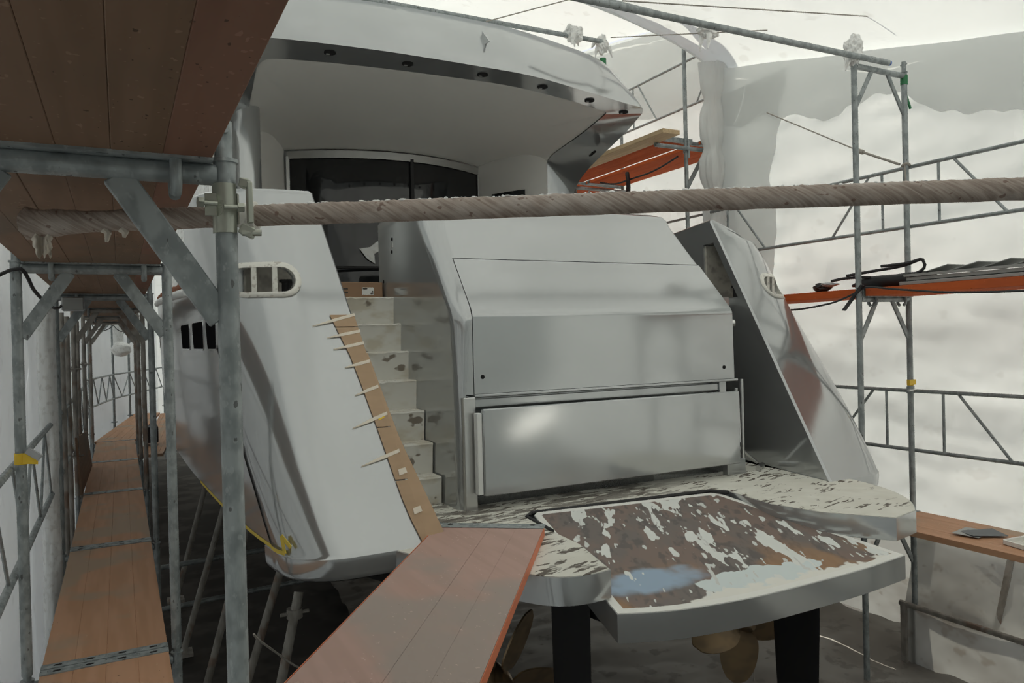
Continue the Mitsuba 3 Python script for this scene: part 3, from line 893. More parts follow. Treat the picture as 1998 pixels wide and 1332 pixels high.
for x, y, z in ((1.62, 6.31, 4.0), (2.30, 6.30, 4.0), (3.02, 6.29, 4.0), (3.70, 6.37, 4.0), (4.36, 6.55, 4.0), (4.93, 6.75, 4.0), (5.03, 7.52, 3.735)):
    c = trimesh.creation.cylinder(0.05, 0.012, sections=24)
    if x > 5:
        c.apply_transform(trimesh.transformations.rotation_matrix(-0.75, (0, 1, 0)))
    c.apply_translation((x, y, z - 0.006))
    k = part(fb, 'downlight_hole', c, 'black_hole', False)
    s = trimesh.creation.box((0.03, 0.014, 0.012))
    s.apply_translation((x - 0.012, y + 0.02, z - 0.013))
    part(k, 'cable_end', s, 'alu', False)
fin = xyz_prism([(6.22, 4.26), (6.36, 4.40), (6.40, 4.26)], 'x', 3.03, 3.045)
fin.apply_translation((0, -0.06, 0))
part(fb, 'fin', fin, 'paint', False, 'small triangular fin')

# cockpit behind the transom block
part(yacht, 'cockpit_sole', abox(0.95, 5.17, 6.1, 9.6, 1.86, 1.925), 'paint_white', False)
part(yacht, 'cockpit_coaming', abox(0.90, 1.15, 6.3, 8.6, 1.9, 2.62, 0.02), 'paint', False)
part(yacht, 'cockpit_coaming', abox(4.97, 5.50, 6.3, 8.6, 1.9, 2.62, 0.02), 'paint', False)
for side in (0, 1):
    f = (lambda q: q) if side == 0 else mirp
    pts = smoothline([(1.80, 9.30), (1.66, 8.95), (1.52, 8.68), (1.36, 8.50), (1.19, 8.42)], 16)
    W = np.array([[(x, y, 1.92), (x, y, 3.99)] for x, y in pts])
    wl = part(yacht, 'saloon_corner', grid(f(W)), 'ceiling_white', True, 'rounded off-white corner of the saloon')
    if side:
        W = np.array([[(x + 0.012 * 0.7, y - 0.012, 2.55), (x + 0.008, y - 0.012, 3.47)] for x, y in pts[4:12]])
        part(wl, 'window_pane', grid(f(W)), 'dark_glass', True, 'small dark window')
pil = [(1.12, 7.95, 1.93), (1.12, 7.95, 3.95)]
part(yacht, 'cockpit_pillar', tube(pil[0], pil[1], 0.19, 32), 'paint', 40, 'grey pillar under the overhang')
dr_t = np.linspace(0.01, 0.99, 40)
dx = 1.80 + 2.58 * dr_t
door = part(yacht, 'saloon_door', grid(np.array([[(x, y, 1.93), (x, y, 3.775)] for x, y in zip(dx, door_y(dr_t))])), 'dark_glass', True, 'dark curved glass saloon doors')
part(door, 'door_header', grid(np.array([[(x, y - 0.03, 3.77), (x, y - 0.03, 3.86), (x, y, 3.865)] for x, y in zip(dx, door_y(dr_t))])), 'alu', 30, 'brushed metal header')
for t in (0.012, 0.565, 0.988):
    x, y = 1.80 + 2.58 * t, door_y(t)
    part(door, 'door_stile', abox(x - 0.02, x + 0.02, y - 0.035, y - 0.005, 1.93, 3.80), 'alu' if t != .565 else 'black_rubber', False)
part(yacht, 'superstructure', abox(0.95, 5.17, 9.45, 17.0, 1.95, 4.7), 'paint_white', False)
# film hung over the side deck forward of the port bulwark
n, m = 120, 24
yy = np.linspace(6.40, 13.0, n)
P = np.zeros((n, m, 3))
for i, y in enumerate(yy):
    zz = np.linspace(2.05 + 0.028 * (y - 5.7), 3.75, m)
    k = 0.26 * (meshkit.fbm(np.stack([np.full(m, y * 2.6), zz * 0.35, zz * 0], 1), 4, 9) - 0.5)
    P[i] = np.stack([0.66 + k + 0.10 * np.linspace(0, 1, m), np.full(m, y) + 0.35 * np.linspace(0, 1, m), zz], 1)
part(yacht, 'protective_film', grid(P), 'plastic_wrap', True, 'creased white film hung along the side deck')
# running gear
for x in (2.19, 2 * X0 - 2.19):
    sec = []
    for z, c, t in ((0.25, 0.40, 0.045), (-0.3, 0.39, 0.04), (-0.75, 0.35, 0.033), (-1.12, 0.30, 0.02)):
        a = np.linspace(0, 2 * math.pi, 20, endpoint=False)
        sec.append(np.stack([x + t * np.sin(a) * (1.1 + 0.5 * np.cos(a)) * 0.7, 3.60 + c / 2 * np.cos(a), np.full(20, z)], 1))
    part(yacht, 'rudder', loft(sec), 'black_antifoul', 40, 'black rudder blade')
    part(yacht, 'rudder_stock', tube((x, 3.60, 0.2), (x, 3.62, 0.34), 0.04), 'black_antifoul')
    hub = V(X0 + (1.0 if x > 3 else -1.0), 4.24, -0.57)
    pk_ = part(yacht, 'propeller', sweep([hub + V(0, -0.13, -0.015), hub + V(0, -0.10, -0.012), hub, hub + V(0, 0.12, 0.015)], [0.02, 0.055, 0.075, 0.07], 20), 'bronze', 40, 'bronze propeller')
    for b in range(5):
        a0 = b * math.pi * 0.4 + (-0.12 if x > 3 else 0.12)
        rows_ = []
        for r in np.linspace(0.05, 0.47, 14):
            s = (r - 0.05) / 0.42
            wd = 0.115 * (0.35 + 0.65 * math.sin(math.pi * min(s * 1.25, 0.5))) * math.sqrt(max(1 - max(s - 0.4, 0) ** 2 / 0.36, 0.003))
            row = []
            for e in np.linspace(-1, 1, 9):
                ang = a0 + e * wd / max(r, 0.12)
                row.append(hub + V(r * math.sin(ang), -e * wd * 0.75, -r * math.cos(ang)))
            rows_.append(row)
        G = np.array(rows_)
        nn = np.cross(G[1:, 1:] - G[:-1, :-1], G[:-1, 1:] - G[1:, :-1]).mean((0, 1))
        nn = unit(nn) * 0.006
        lp_ = [np.concatenate([G[i] + nn, (G[i] - nn)[::-1]]) for i in range(len(G))]
        part(pk_, 'blade', loft(lp_), 'bronze', 40)
    part(yacht, 'propeller_shaft', tube(hub + V(0, 0.1, 0.01), hub + V(0, 1.6, 0.28), 0.03), 'steel')
    part(yacht, 'shaft_bracket', obox(hub + V(0.02, 0.3, 0.05), hub + V(0.06, 0.4, 0.5), 0.10, 0.03, (1, 0, 0)), 'black_antifoul', False)

# ------------------------------------------------------------------ scaffold on the left, with its walkways
CL, CR, YA, LB = -0.441, 0.227, 1.872, 2.5
RT = 0.0245
ORD = ['first', 'second', 'third', 'fourth', 'fifth', 'sixth', 'seventh', 'eighth']


def shared(mesh, bsdf, smooth=35):
    return mikit.ply(mesh, bsdf, smooth=smooth)


def frame_parts(xa, xb, z0, z1, bsdf, bracew=0.055):
    """A welded frame in the plane y = 0: posts, transom, knee braces, collars."""
    P = {}
    zt = z1 - 0.025
    P['post'] = [shared(tube((x, 0, z0), (x, 0, z1 + 0.01), RT, 18), bsdf) for x in (xa, xb)]
    P['collar'] = [shared(join(tube((x, 0, z1 + 0.004), (x, 0, z1 + 0.012), RT + 0.006, 18), tube((x, 0, z1 - 0.05), (x, 0, z1 - 0.043), RT + 0.002, 18)), bsdf) for x in (xa, xb)]
    P['spigot'] = [shared(join(tube((x, 0, z1), (x, 0, z1 + 0.10), RT - 0.006, 14), tube((x, -.03, z1 + .075), (x, .03, z1 + .075), 0.007, 8)), bsdf) for x in (xa, xb)]
    P['transom'] = [shared(tube((xa + .02, 0, zt), (xb - .02, 0, zt), RT, 18), bsdf)]
    r = min(0.225, (xb - xa) * 0.34)
    P['brace'] = [shared(obox((xa + 0.015, 0.0, zt - 0.335), (xa + r, 0.0, zt - .015), bracew, 0.016, (0, 1, 0), 0.003), bsdf),
                  shared(obox((xb - 0.015, 0.0, zt - 0.335), (xb - r, 0.0, zt - .015), bracew, 0.016, (0, 1, 0), 0.003), bsdf)]
    return P


def place_frame(P, y, label, group=None, skip=(), yaw=None):
    t = thing('frame_scaffold', label, 'scaffolding', group)
    for nm, ds in P.items():
        for d in ds:
            if nm not in skip:
                part(t, nm, d, None, at=(0, y, 0))
    return t


FU = frame_parts(CL, CR, -0.01, 1.998, 'galv', 0.062)
FL = frame_parts(CL, CR, GZ - 0.06, -0.045, 'galv', 0.05)
FR = frame_parts(CL, CR, -0.01, 1.998, 'galv_rusty', 0.055)
for k in range(6):
    y = YA + LB * k
    place_frame(FU if k < 2 else (FU if k < 3 else FR), y, f'{ORD[k]} braced galvanised scaffold frame along the left walkway, counted from the camera')
    place_frame(FL, y, f'lower scaffold frame under the left walkway, {ORD[k]} from the camera')


def deck(name, x0, x1, y0, y1, zt, nb, bsdf, label, group=None, plates='alu', hooks=True, bottom=0.045, edge=None, gap=0.0002, slots=True):
    """Boards side by side between two steel end plates with slotted holes, hooked over the transoms."""
    t = thing(name, label, 'scaffold deck', group)
    w = (x1 - x0) / nb
    for i in range(nb):
        dz = RNG.uniform(-0.0012, 0.0012)
        part(t, 'plank', abox(x0 + w * i + gap / 2, x0 + w * (i + 1) - gap / 2, y0 + 0.02, y1 - 0.02, zt - bottom + dz, zt - 0.004 + dz, 0.0016), bsdf if not (edge and i == nb - 1) else edge, False)
    for ye, s in ((y0, 1), (y1, -1)):
        m = join(abox(x0 - .002, x1 + .002, min(ye, ye + s * 0.062), max(ye, ye + s * 0.062), zt - 0.005, zt + 0.001), abox(x0 - .002, x1 + .002, min(ye, ye + s * .006), max(ye, ye + s * .006), zt - bottom - .004, zt),
                 abox(x0 - .002, x1 + .002, min(ye, ye + s * 0.05), max(ye, ye + s * 0.05), zt - bottom - 0.006, zt - bottom + .001))
        pl = part(t, 'end_plate', m, 'galv', False)
        if slots:
            for xx in np.linspace(x0 + 0.07, x1 - 0.07, 4):
                o = prism(Polygon(stadium(xx, ye + s * 0.034, 0.019, 0.009, 16)), zt + 0.0008, zt + 0.0016)
                part(pl, 'slot', o, 'black_hole', False)
        if hooks:
            for xx in (x0 + 0.12, x1 - 0.075):
                yh = ye - s * 0.0
                part(t, 'hook', sweep([(xx, ye + s * 0.030, zt - bottom), (xx, ye + s * 0.034, zt - bottom - 0.03), (xx, ye + s * 0.030, zt - bottom - 0.060), (xx, ye + s * 0.012, zt - bottom - .078)], 0.013, 10), 'galv', 40)
    return t


for k in range(-1, 5):
    y = YA + LB * k
    if k >= 0:
        deck('scaffold_deck', -0.385, 0.185, y + 0.004, y + LB - 0.004, 0.0, 4, 'board_orange', f'worn orange walkway deck on the left, {ORD[k]} section from the camera')
    deck('scaffold_deck', -0.412, 0.195, y + 0.004, y + LB - 0.004, 2.046, 6, 'board_brown', edge='board_brownred' if k < 2 else None, label= f'brown plank deck overhead on the left, {ORD[k + 1]} section from the camera', slots=k < 2)


def guardrail(name, x, y0, y1, z, label, group=None, h=0.5, bsdf='galv', lattice=False, r=0.0165, struts=(0.25, 0.75), diags=None):
    """A rail panel along y: two rails with welded struts and diagonals."""
    t = thing(name, label, 'guardrail', group)
    part(t, 'rail', tube((x, y0, z + h), (x, y1, z + h), r), bsdf)
    part(t, 'rail', tube((x, y0, z), (x, y1, z), r), bsdf)
    if lattice:
        ya_ = np.linspace(y0 + 0.12, y1 - 0.12, 6)
        for i, (a, b) in enumerate(zip(ya_[:-1], ya_[1:])):
            p, q = ((x, a, z), (x, b, z + h)) if i % 2 else ((x, a, z + h), (x, b, z))
            part(t, 'strut', tube(p, q, 0.0085, 8), bsdf)
    else:
        L = y1 - y0
        for s in (0.11, 0.89):
            part(t, 'strut', tube((x, y0 + L * s, z), (x, y0 + L * s, z + h), 0.012, 10), bsdf)
        for a, b in ((0.33, 0.16), (0.67, 0.84)) if diags is None else diags:
            part(t, 'strut', tube((x, y0 + L * a, z + (0 if diags is None else 0)), (x, y0 + L * b, z + h), 0.012, 10), bsdf)
    return t


XG = CL - 0.05
for k in range(0, 5):
    y = YA + LB * k
    guardrail('guardrail', XG, y - 0.0, y + LB, 0.46, f'lattice guardrail on the wall side of the left walkway, {ORD[k]} panel from the camera', h=0.53, lattice=True, r=0.019, bsdf='galv')
# tape, coupler and cable on the near left post
y1 = YA + LB
t = solo('tape_band', join(tube((CL, y1, 1.02), (CL, y1, 1.075), RT + 0.004, 18), obox((CL + .01, y1 - .03, 1.05), (CL + .075, y1 - .05, 1.045), 0.004, 0.05)), 'yellow',
         'yellow tape wound round the near left scaffold post at rail height', 'tape')
solo('blue_strap', obox((CL + .03, y1 - .035, 1.09), (CL + .085, y1 - .05, 1.05), 0.02, 0.03), 'grey_plastic', 'blue grey strap end beside the yellow tape on the left post', 'strap')
cb = smoothline([(-0.63, 4.05, 1.90), (-0.55, 4.2, 1.895), (CL - .03, 4.33, 1.955), (CL + .02, 4.33, 1.97), (CL + .06, 4.5, 1.88), (CL + 0.08, 5.2, 1.83), (CL + .06, 6.2, 1.86), (CL + .05, 6.85, 1.92)], 60)
solo('power_cable', sweep(cb, 0.009, 8), 'cable', 'black cable looped over the near left scaffold post', 'cable')
jb = thing('junction_box', 'grey junction box under the overhead deck at the second left post', 'electrical box')
part(jb, 'box', abox(-0.385, -0.235, 6.62, 6.74, 1.86, 1.965, 0.008), 'grey_plastic', False)
part(jb, 'lid', abox(-0.38, -0.24, 6.605, 6.62, 1.865, 1.96, 0.004), 'sheet_metal', False)
# bulging film wrapped round the second left post and boards stood behind
a = np.linspace(0, 2 * math.pi, 40)
zz = np.linspace(GZ, 1.9, 110)
A, Z = np.meshgrid(a, zz, indexing='ij')
q = np.stack([np.cos(A), np.sin(A), Z * 1.2], -1)
R = 0.075 + 0.03 * (meshkit.fbm(q * 2, 3, 4) - 0.5) + 0.02 * np.abs(meshkit.fbm(q * np.array([4, 4, 1.5]), 3, 2) - 0.5)
R[-1] = R[0]
P = np.stack([CL - 0.06 + R * np.cos(A) * 0.9, 6.87 + 0.02 + R * np.sin(A) * 1.3, Z], -1)
solo('film_bundle', grid(P), 'plastic_wrap', 'white film bunched round the second left post of the walkway', 'plastic sheet', smooth=True)
solo('stood_plank', abox(CL - 0.03, CL + 0.0, 9.55, 9.80, 0.0, 1.75, 0.004), 'timber', 'pale timber plank standing upright behind the left posts', 'plank', smooth=False)
pb = np.array([(CL + .03, 9.2, 0.02), (CL + .06, 11.4, 0.02), (CL + .02, 11.2, 0.50), (CL - .01, 9.3, 0.62)])
solo('toe_board', loft([pb, pb + V(0.02, 0, 0)]), 'board_brown', 'brown board leaning against the left posts above the walkway', 'board', smooth=False)
for k, z in ((3, 1.35), (3, 0.42), (4, 1.35)):
    y = YA + LB * k
    t = thing('scaffold_coupler', f'rusty coupler on the {ORD[k]} left scaffold post, {"high" if z > 1 else "low"} up', 'scaffold coupler')
    part(t, 'band', tube((CL, y, z - .03), (CL, y, z + .03), RT + 0.008, 16), 'galv_rusty')
    part(t, 'bolt', tube((CL - .06, y - .03, z), (CL + 0.07, y - .03, z), 0.009, 8), 'galv_rusty')
# standards doubled up with loose tubes on the wall side
for i, (x, y) in enumerate(((CL + 0.03, 8.0), (CL + 0.02, 9.0), (CL + .04, 10.6))):
    solo('loose_tube', tube((x - 0.06, y, GZ), (x - 0.06, y, 1.9), RT), 'galv_rusty', f'rusty extra tube beside the left posts, {ORD[i]} of three going away', 'scaffold tube')

# far end of the walkway
for i, (x, y) in enumerate(((-0.50, 15.6), (-0.14, 17.8), (0.17, 19.3), (1.0, 21.8))):
    t = thing('bow_post', f'grey scaffold post by the far white wall at the bow, {ORD[i]} from the left', 'scaffold post')
    part(t, 'post', tube((x, y, GZ), (x, y, 2.9), RT), 'galv')
    part(t, 'brace', obox((x, y, 1.65), (x + .33, y + .05, 2.0), 0.05, 0.016, (0, 1, 0)), 'galv')
    part(t, 'base', tube((x, y, 0.0), (x, y, 0.02), 0.06), 'galv')
bp_ = [(-0.57, 15.0), (-0.14, 17.8), (0.95, 21.8)]
for i in range(2):
    (xa, ya_), (xb, yb) = bp_[i], bp_[i + 1]
    t = thing('guardrail', f'lattice guardrail along the bow end of the walkway, {"left" if i == 0 else "right"} panel', 'guardrail')
    for z in (0.5, 1.0):
        part(t, 'rail', tube((xa, ya_, z), (xb, yb, z), 0.018), 'galv')
    n_ = 7
    for j in range(n_):
        a, b = j / n_, (j + 1) / n_
        z0, z1 = (0.5, 1.0) if j % 2 else (1.0, 0.5)
        part(t, 'strut', tube((xa + (xb - xa) * a, ya_ + (yb - ya_) * a, z0), (xa + (xb - xa) * b, ya_ + (yb - ya_) * b, z1), 0.011, 8), 'galv')


def plan_deck(pts, zt, label, bsdf, n=5):
    """A deck of boards between two edges a-b and d-c."""
    t = thing('scaffold_deck', label, 'scaffold deck')
    a, b, c, d = [V(*p) for p in pts]
    for i in range(n):
        s0, s1 = i / n + 0.004, (i + 1) / n - 0.004
        q = [a + (d - a) * s0, b + (c - b) * s0, b + (c - b) * s1, a + (d - a) * s1]
        part(t, 'plank', prism(Polygon(q), zt - 0.045, zt), bsdf, False)
    return t


plan_deck([(-0.42, 14.40), (0.26, 19.8), (0.80, 19.7), (0.19, 14.36)], -0.002, 'orange deck turning right at the end of the walkway', 'board_orange')
plan_deck([(0.20, 12.6), (0.82, 20.0), (1.30, 20.0), (0.54, 12.6)], -0.05, 'wide orange infill deck beside the bow of the yacht', 'board_orange')
solo('deck_box', abox(0.30, 0.52, 13.6, 14.0, 0.0, 0.26, 0.01), 'black_rubber', 'black box standing on the infill deck near the bow', 'box', smooth=False)
lp_ = thing('wrapped_lamp', 'lamp wrapped in white film hung on a far post at the bow', 'lamp')
s = trimesh.creation.icosphere(3, 0.17)
s.vertices *= (1 + 0.25 * (meshkit.fbm(s.vertices * 14, 3, 3)[:, None] - 0.5)) * np.array([1.1, 1.0, 0.9])
s.apply_translation((0.02, 17.55, 1.52))
part(lp_, 'film', s, 'plastic_wrap', True)
part(lp_, 'duct', tube((-0.03, 17.7, 1.6), (-0.03, 17.7, 2.6), 0.10), 'plastic_wrap')
for i, (xa, xb, sag) in enumerate(((-0.45, -0.1, 0.10), (-0.1, 0.18, 0.12))):
    c_ = [(xa + (xb - xa) * s_, 16.0, 1.98 - sag * 4 * s_ * (1 - s_)) for s_ in np.linspace(0, 1, 14)]
    solo('power_cable', sweep(c_, 0.008, 6), 'cable', f'sagging cable between far braces, {"left" if i == 0 else "right"} loop', 'cable')

# ------------------------------------------------------------------ wrapped tube across the foreground with its coupler
A0, A1 = V(-0.20, 2.268, 1.898), V(2.95, 0.424, 1.904)
AX = unit(A1 - A0)


def on_axis(s):
    return A0 + AX * s


wt = thing('wrapped_tube', 'brown film wrapped scaffold tube running across the foreground', 'scaffold tube')
n, m = 700, 30
ss = np.linspace(0, np.linalg.norm(A1 - A0), n)
_, e1, e2 = frame_of(AX)
aa = np.linspace(0, 2 * math.pi, m)
S_, A_ = np.meshgrid(ss, aa, indexing='ij')
spiral = S_ * 55 + A_ * 1.0
q = np.stack([np.cos(A_) * 1.3 + 5, np.sin(A_) * 1.3, S_ * 18], -1)
R = 0.0262 + 0.0004 * np.sin(spiral) + 0.0025 * (meshkit.fbm(q, 3, 3) - 0.45)
up_ = (np.cos(A_) * e1[2] + np.sin(A_) * e2[2])
R += np.clip(up_, 0, 1) ** 2 * 0.009 * np.clip(meshkit.fbm(q * np.array([1, 1, 3.2]), 3, 8) - 0.45, 0, 1)
R += 0.016 * np.clip(1 - S_ / 0.16, 0, 1) * (0.35 + meshkit.fbm(q * 1.4, 3, 5))
R[:, -1] = R[:, 0]
P = A0 + S_[..., None] * AX + R[..., None] * (np.cos(A_)[..., None] * e1 + np.sin(A_)[..., None] * e2)
part(wt, 'film_wrap', grid(P, True), 'wrapped', True, 'spirally wound dirty film')
part(wt, 'tube_core', tube(on_axis(0.02), on_axis(ss[-1] - .02), 0.021), 'galv_rusty')
fl = on_axis(0.03)
P = np.zeros((14, 12, 3))
for i in range(14):
    for j in range(12):
        s_, t_ = i / 13, j / 11
        w = 0.070 * (1 - 0.5 * t_) * (1 + 0.12 * math.sin(j * 2.1))
        P[i, j] = fl + AX * (w * (s_ - 0.5) + 0.012 * t_) + V(0, -0.012 + 0.012 * math.sin(i * 0.9 + j * .35), -0.010 - 0.075 * t_ - 0.007 * math.sin(i * 1.1) * t_)
part(wt, 'film_rag', grid(P), 'film_old', True, 'torn end of film hanging down')
for s0, dn in ((0.20, 0.03), (0.245, 0.02)):
    c0 = on_axis(s0)
    part(wt, 'film_rag', sweep([c0 + V(0, -.01, -0.022), c0 + V(0.008, -.012, -0.032), c0 + V(0.004, -.01, -0.024 - dn)], [0.012, 0.009, 0.004], 8), 'film_old', 40)
flk = []
for i in range(420):
    s0 = 0.45 + 2.2 * random.betavariate(1.6, 1.8)
    c0 = on_axis(s0) + V(0, 0, 0.0262)
    g = trimesh.creation.icosphere(1, random.uniform(0.0012, 0.004))
    g.vertices *= np.array([random.uniform(1, 3), random.uniform(.6, 1.2), random.uniform(.5, 1.1)])
    g.apply_translation(c0 + V(random.uniform(-.004, .004), random.uniform(-.010, .010), random.uniform(-0.003, 0.001)))
    flk.append(g)
part(wt, 'film_flake', join(*flk), 'plastic_wrap', True, None, 'stuff')
# swivel coupler holding it to the post
cp = thing('scaffold_coupler', 'zinc coupler clamping the wrapped tube to the near scaffold post', 'scaffold coupler')
pc = V(CR, YA, 0)


def shell(x, y, z0, z1, r, a0, a1, th=0.004, n=24):
    an = np.linspace(a0, a1, n)
    secs_ = []
    for t_ in an:
        c_, s_ = math.cos(t_), math.sin(t_)
        secs_.append([(x + r * c_, y + r * s_, z0), (x + (r + th) * c_, y + (r + th) * s_, z0), (x + (r + th) * c_, y + (r + th) * s_, z1), (x + r * c_, y + r * s_, z1)])
    return loft(secs_)


part(cp, 'half_shell', shell(CR, YA, 1.838, 1.952, RT + 0.001, math.pi * 0.95, math.pi * 1.75), 'zinc', 40)
part(cp, 'half_shell', shell(CR, YA, 1.862, 1.93, RT + 0.001, -math.pi * 0.2, math.pi * 0.9), 'zinc', 40)
tx = meshkit.text_mesh('VAW', 0.011, 0.0012)
tx.apply_translation((-tx.bounds[1, 0] / 2, -0.0055, 0))
M_ = np.eye(4)
M_[:3, :3] = np.stack([V(0, 0, 1), V(-0.92, 0.39, 0), V(-0.39, -0.92, 0)], 1)
M_[:3, 3] = V(CR, YA, 1.895) + V(-0.39, -0.92, 0) * (RT + 0.0052)
tx.apply_transform(M_)
part(cp, 'embossed_letters', tx, 'zinc', False)
part(cp, 'flange', obox((CR - .046, YA - .018, 1.90), (CR - .022, YA - .026, 1.90), 0.012, 0.05), 'zinc', False)
part(cp, 'bolt', join(tube((CR - .055, YA - .034, 1.902), (CR - .022, YA - .030, 1.902), 0.006, 10), tube((CR - .064, YA - .036, 1.902), (CR - .052, YA - .034, 1.902), 0.012, 6)), 'zinc', 30)
part(cp, 'bolt', join(tube((CR - .01, YA - .048, 1.893), (CR + .032, YA - .046, 1.893), 0.006, 10), tube((CR + .02, YA - .047, 1.893), (CR + .034, YA - .047, 1.893), 0.011, 6)), 'zinc', 30)
bx = (CR + 0.062 - A0[0]) / AX[0]
ca, cb_ = on_axis(bx - 0.016), on_axis(bx + 0.022)
part(cp, 'tube_clamp', join(sweep([ca, cb_], 0.0325, 24), sweep([cb_ - AX * 0.002, cb_ + AX * 0.003], 0.0355, 24)), 'white_frame', 30)
part(cp, 'clamp_arm', join(obox((CR + .030, YA - .022, 1.955), (CR + .050, YA - .03, 1.95), 0.03, 0.022, b=.003), obox((CR + .048, YA - .03, 1.955), (CR + .05, YA - .028, 1.86), 0.03, 0.012, (1, 0, 0), .002)), 'zinc', False)
part(cp, 'clamp_arm', join(obox((CR + .030, YA - .02, 1.85), (CR + .058, YA - .03, 1.835), 0.03, 0.026, b=.003), tube((CR + .03, YA - .03, 1.838), (CR + .072, YA - .04, 1.838), 0.008, 10)), 'zinc', False)

# ------------------------------------------------------------------ gangplank from the walkway to the stern platform
ZP = 0.5
pe = V(1.862, 3.92)                                     # middle of its far end
pd = unit(V(-0.585, -0.811))
pn = V(-pd[1], pd[0])
gl = 2.30
gp = thing('gangplank', 'faded reddish scaffold deck laid as a gangplank onto the stern platform', 'gangplank')
W2 = 0.309


def gpoly(s0, s1, w0, w1):
    return Polygon([pe + pd * s0 + pn * w0, pe + pd * s1 + pn * w0, pe + pd * s1 + pn * w1, pe + pd * s0 + pn * w1])


edges = np.linspace(-W2, W2, 5)
for i in range(4):
    part(gp, 'plank', prism(gpoly(0.03, gl - .03, edges[i] + 0.0005, edges[i + 1] - 0.0005), ZP - 0.047, ZP - 0.002 + RNG.uniform(-.0008, .0008)), 'board_pink', False)
for w in (-W2 - 0.004, W2 + 0.001):
    part(gp, 'edge_strip', prism(gpoly(0.02, gl, w, w + 0.003), ZP - 0.047, ZP - .001), 'edge_orange', False)
for s0, s1 in ((-0.055, 0.045), (gl - 0.065, gl)):
    pl = part(gp, 'end_plate', prism(gpoly(s0, s1, -W2 - .004, W2 + .004), ZP - 0.001, ZP + 0.0015), 'galv', False, 'grey steel end plate')
    for w in (-0.24, 0.24):
        o = trimesh.creation.cylinder(0.016, 0.001, sections=18)
        c0 = pe + pd * (s0 + .033) + pn * w
        o.apply_translation((c0[0], c0[1], ZP + 0.0022))
        part(pl, 'hole', o, 'black_hole', False)
    for w in (-0.29, -0.1, 0.0, 0.1, 0.17, 0.29):
        o = trimesh.creation.icosphere(1, 0.006)
        o.vertices *= np.array([1, 1, .4])
        c0 = pe + pd * (s0 + .045) + pn * w
        o.apply_translation((c0[0], c0[1], ZP + 0.002))
        part(pl, 'rivet', o, 'alu', True)
solo('support_tube', tube((CR - .1, 1.93, ZP - 0.073), (1.05, 1.93 - .0, ZP - 0.073), RT), 'galv', 'scaffold tube carrying the near end of the gangplank', 'scaffold tube')

# ------------------------------------------------------------------ cardboard edge guard and masking tape on the port quarter
fd = unit(V(0, 0.68, 1.0))
fn_ = unit(V(0, -1.0, 0.68))


def onface(x, z, off=0.0):
    return V(x, float(ya(z)), z) + fn_ * off


cg = thing('cardboard_guard', 'folded brown cardboard strip taped along the edge of the port quarter', 'cardboard')
lft = [(1.168, 1.715), (1.205, 1.745), (1.262, 1.49), (1.313, 1.24), (1.338, 1.03), (1.362, 0.86), (1.385, 0.69), (1.408, 0.58), (1.445, 0.465)]
zL = np.array([1.742, 1.49, 1.30, 1.18, 1.03, 0.86, 0.69, 0.58, 0.468])


def xl_(z):
    return np.interp(z, [0.468, 0.58, 0.69, 0.86, 1.03, 1.30, 1.49, 1.742], [1.442, 1.406, 1.382, 1.356, 1.332, 1.290, 1.255, 1.18])


def xe_(z):
    return X0 - hi(ya(z)) + 0.006


zs = np.linspace(0.468, 1.742, 16)
for a, b in ((0.468, 0.775), (0.782, 1.06), (1.066, 1.66), (1.667, 1.742)):
    zz = np.linspace(a, b, 8)
    s_ = [[onface(xl_(z), z, .006), onface(xe_(z), z, .006), onface(xe_(z), z, .010), onface(xl_(z), z, .010)] for z in zz]
    part(cg, 'panel', loft(s_), 'cardboard', False)
zz = np.linspace(0.455, 1.5, 14)
s_ = []
for z in zz:
    o = float(np.interp(z, [0.45, 0.62, 1.0, 1.5], [0.14, 0.11, 0.04, 0.012]))
    p0 = onface(xe_(z) - .002, z, 0.006)
    p1 = p0 + V(o * 0.9, o * 0.25, 0.0)
    s_.append([p0, p1, p1 + V(0, -.004, 0), p0 + V(0, -.004, 0)])
part(cg, 'folded_side', loft(s_), 'cardboard', False)
for z0, x1, z1 in ((1.742, 1.06, 1.672), (1.635, 1.137, 1.598), (1.560, 1.161, 1.526), (1.447, 1.208, 1.414), (1.295, 1.235, 1.25), (1.138, 1.181, 1.069), (0.930, 1.19, 0.868)):
    p0, p1 = onface(xe_(z0) + .005, z0, .0125), onface(x1, z1, .004)
    pm = p0 + (p1 - p0) * 0.48 + fn_ * .003
    dwn = fd * 0.011
    P = np.array([[p0 - dwn, p0 + dwn], [pm - dwn, pm + dwn], [p1 - dwn * .25, p1 + dwn * .25 + fn_ * 0.006]])
    part(cg, 'tape_strip', grid(P), 'tape', False, None)
for z, x in ((0.60, 1.43), (0.80, 1.395)):
    P = np.array([[onface(x, z, .013), onface(x + .05, z + .012, .013)], [onface(x - .002, z + .03, .016), onface(x + .045, z + .04, .013)]])
    part(cg, 'tape_strip', grid(P), 'tape', False)
part(cg, 'yellow_mark', grid(np.array([[onface(1.345, 1.10, .0112), onface(1.385, 1.115, .0112)], [onface(1.345, 1.118, .0112), onface(1.385, 1.13, .0112)]])), 'yellow', False)
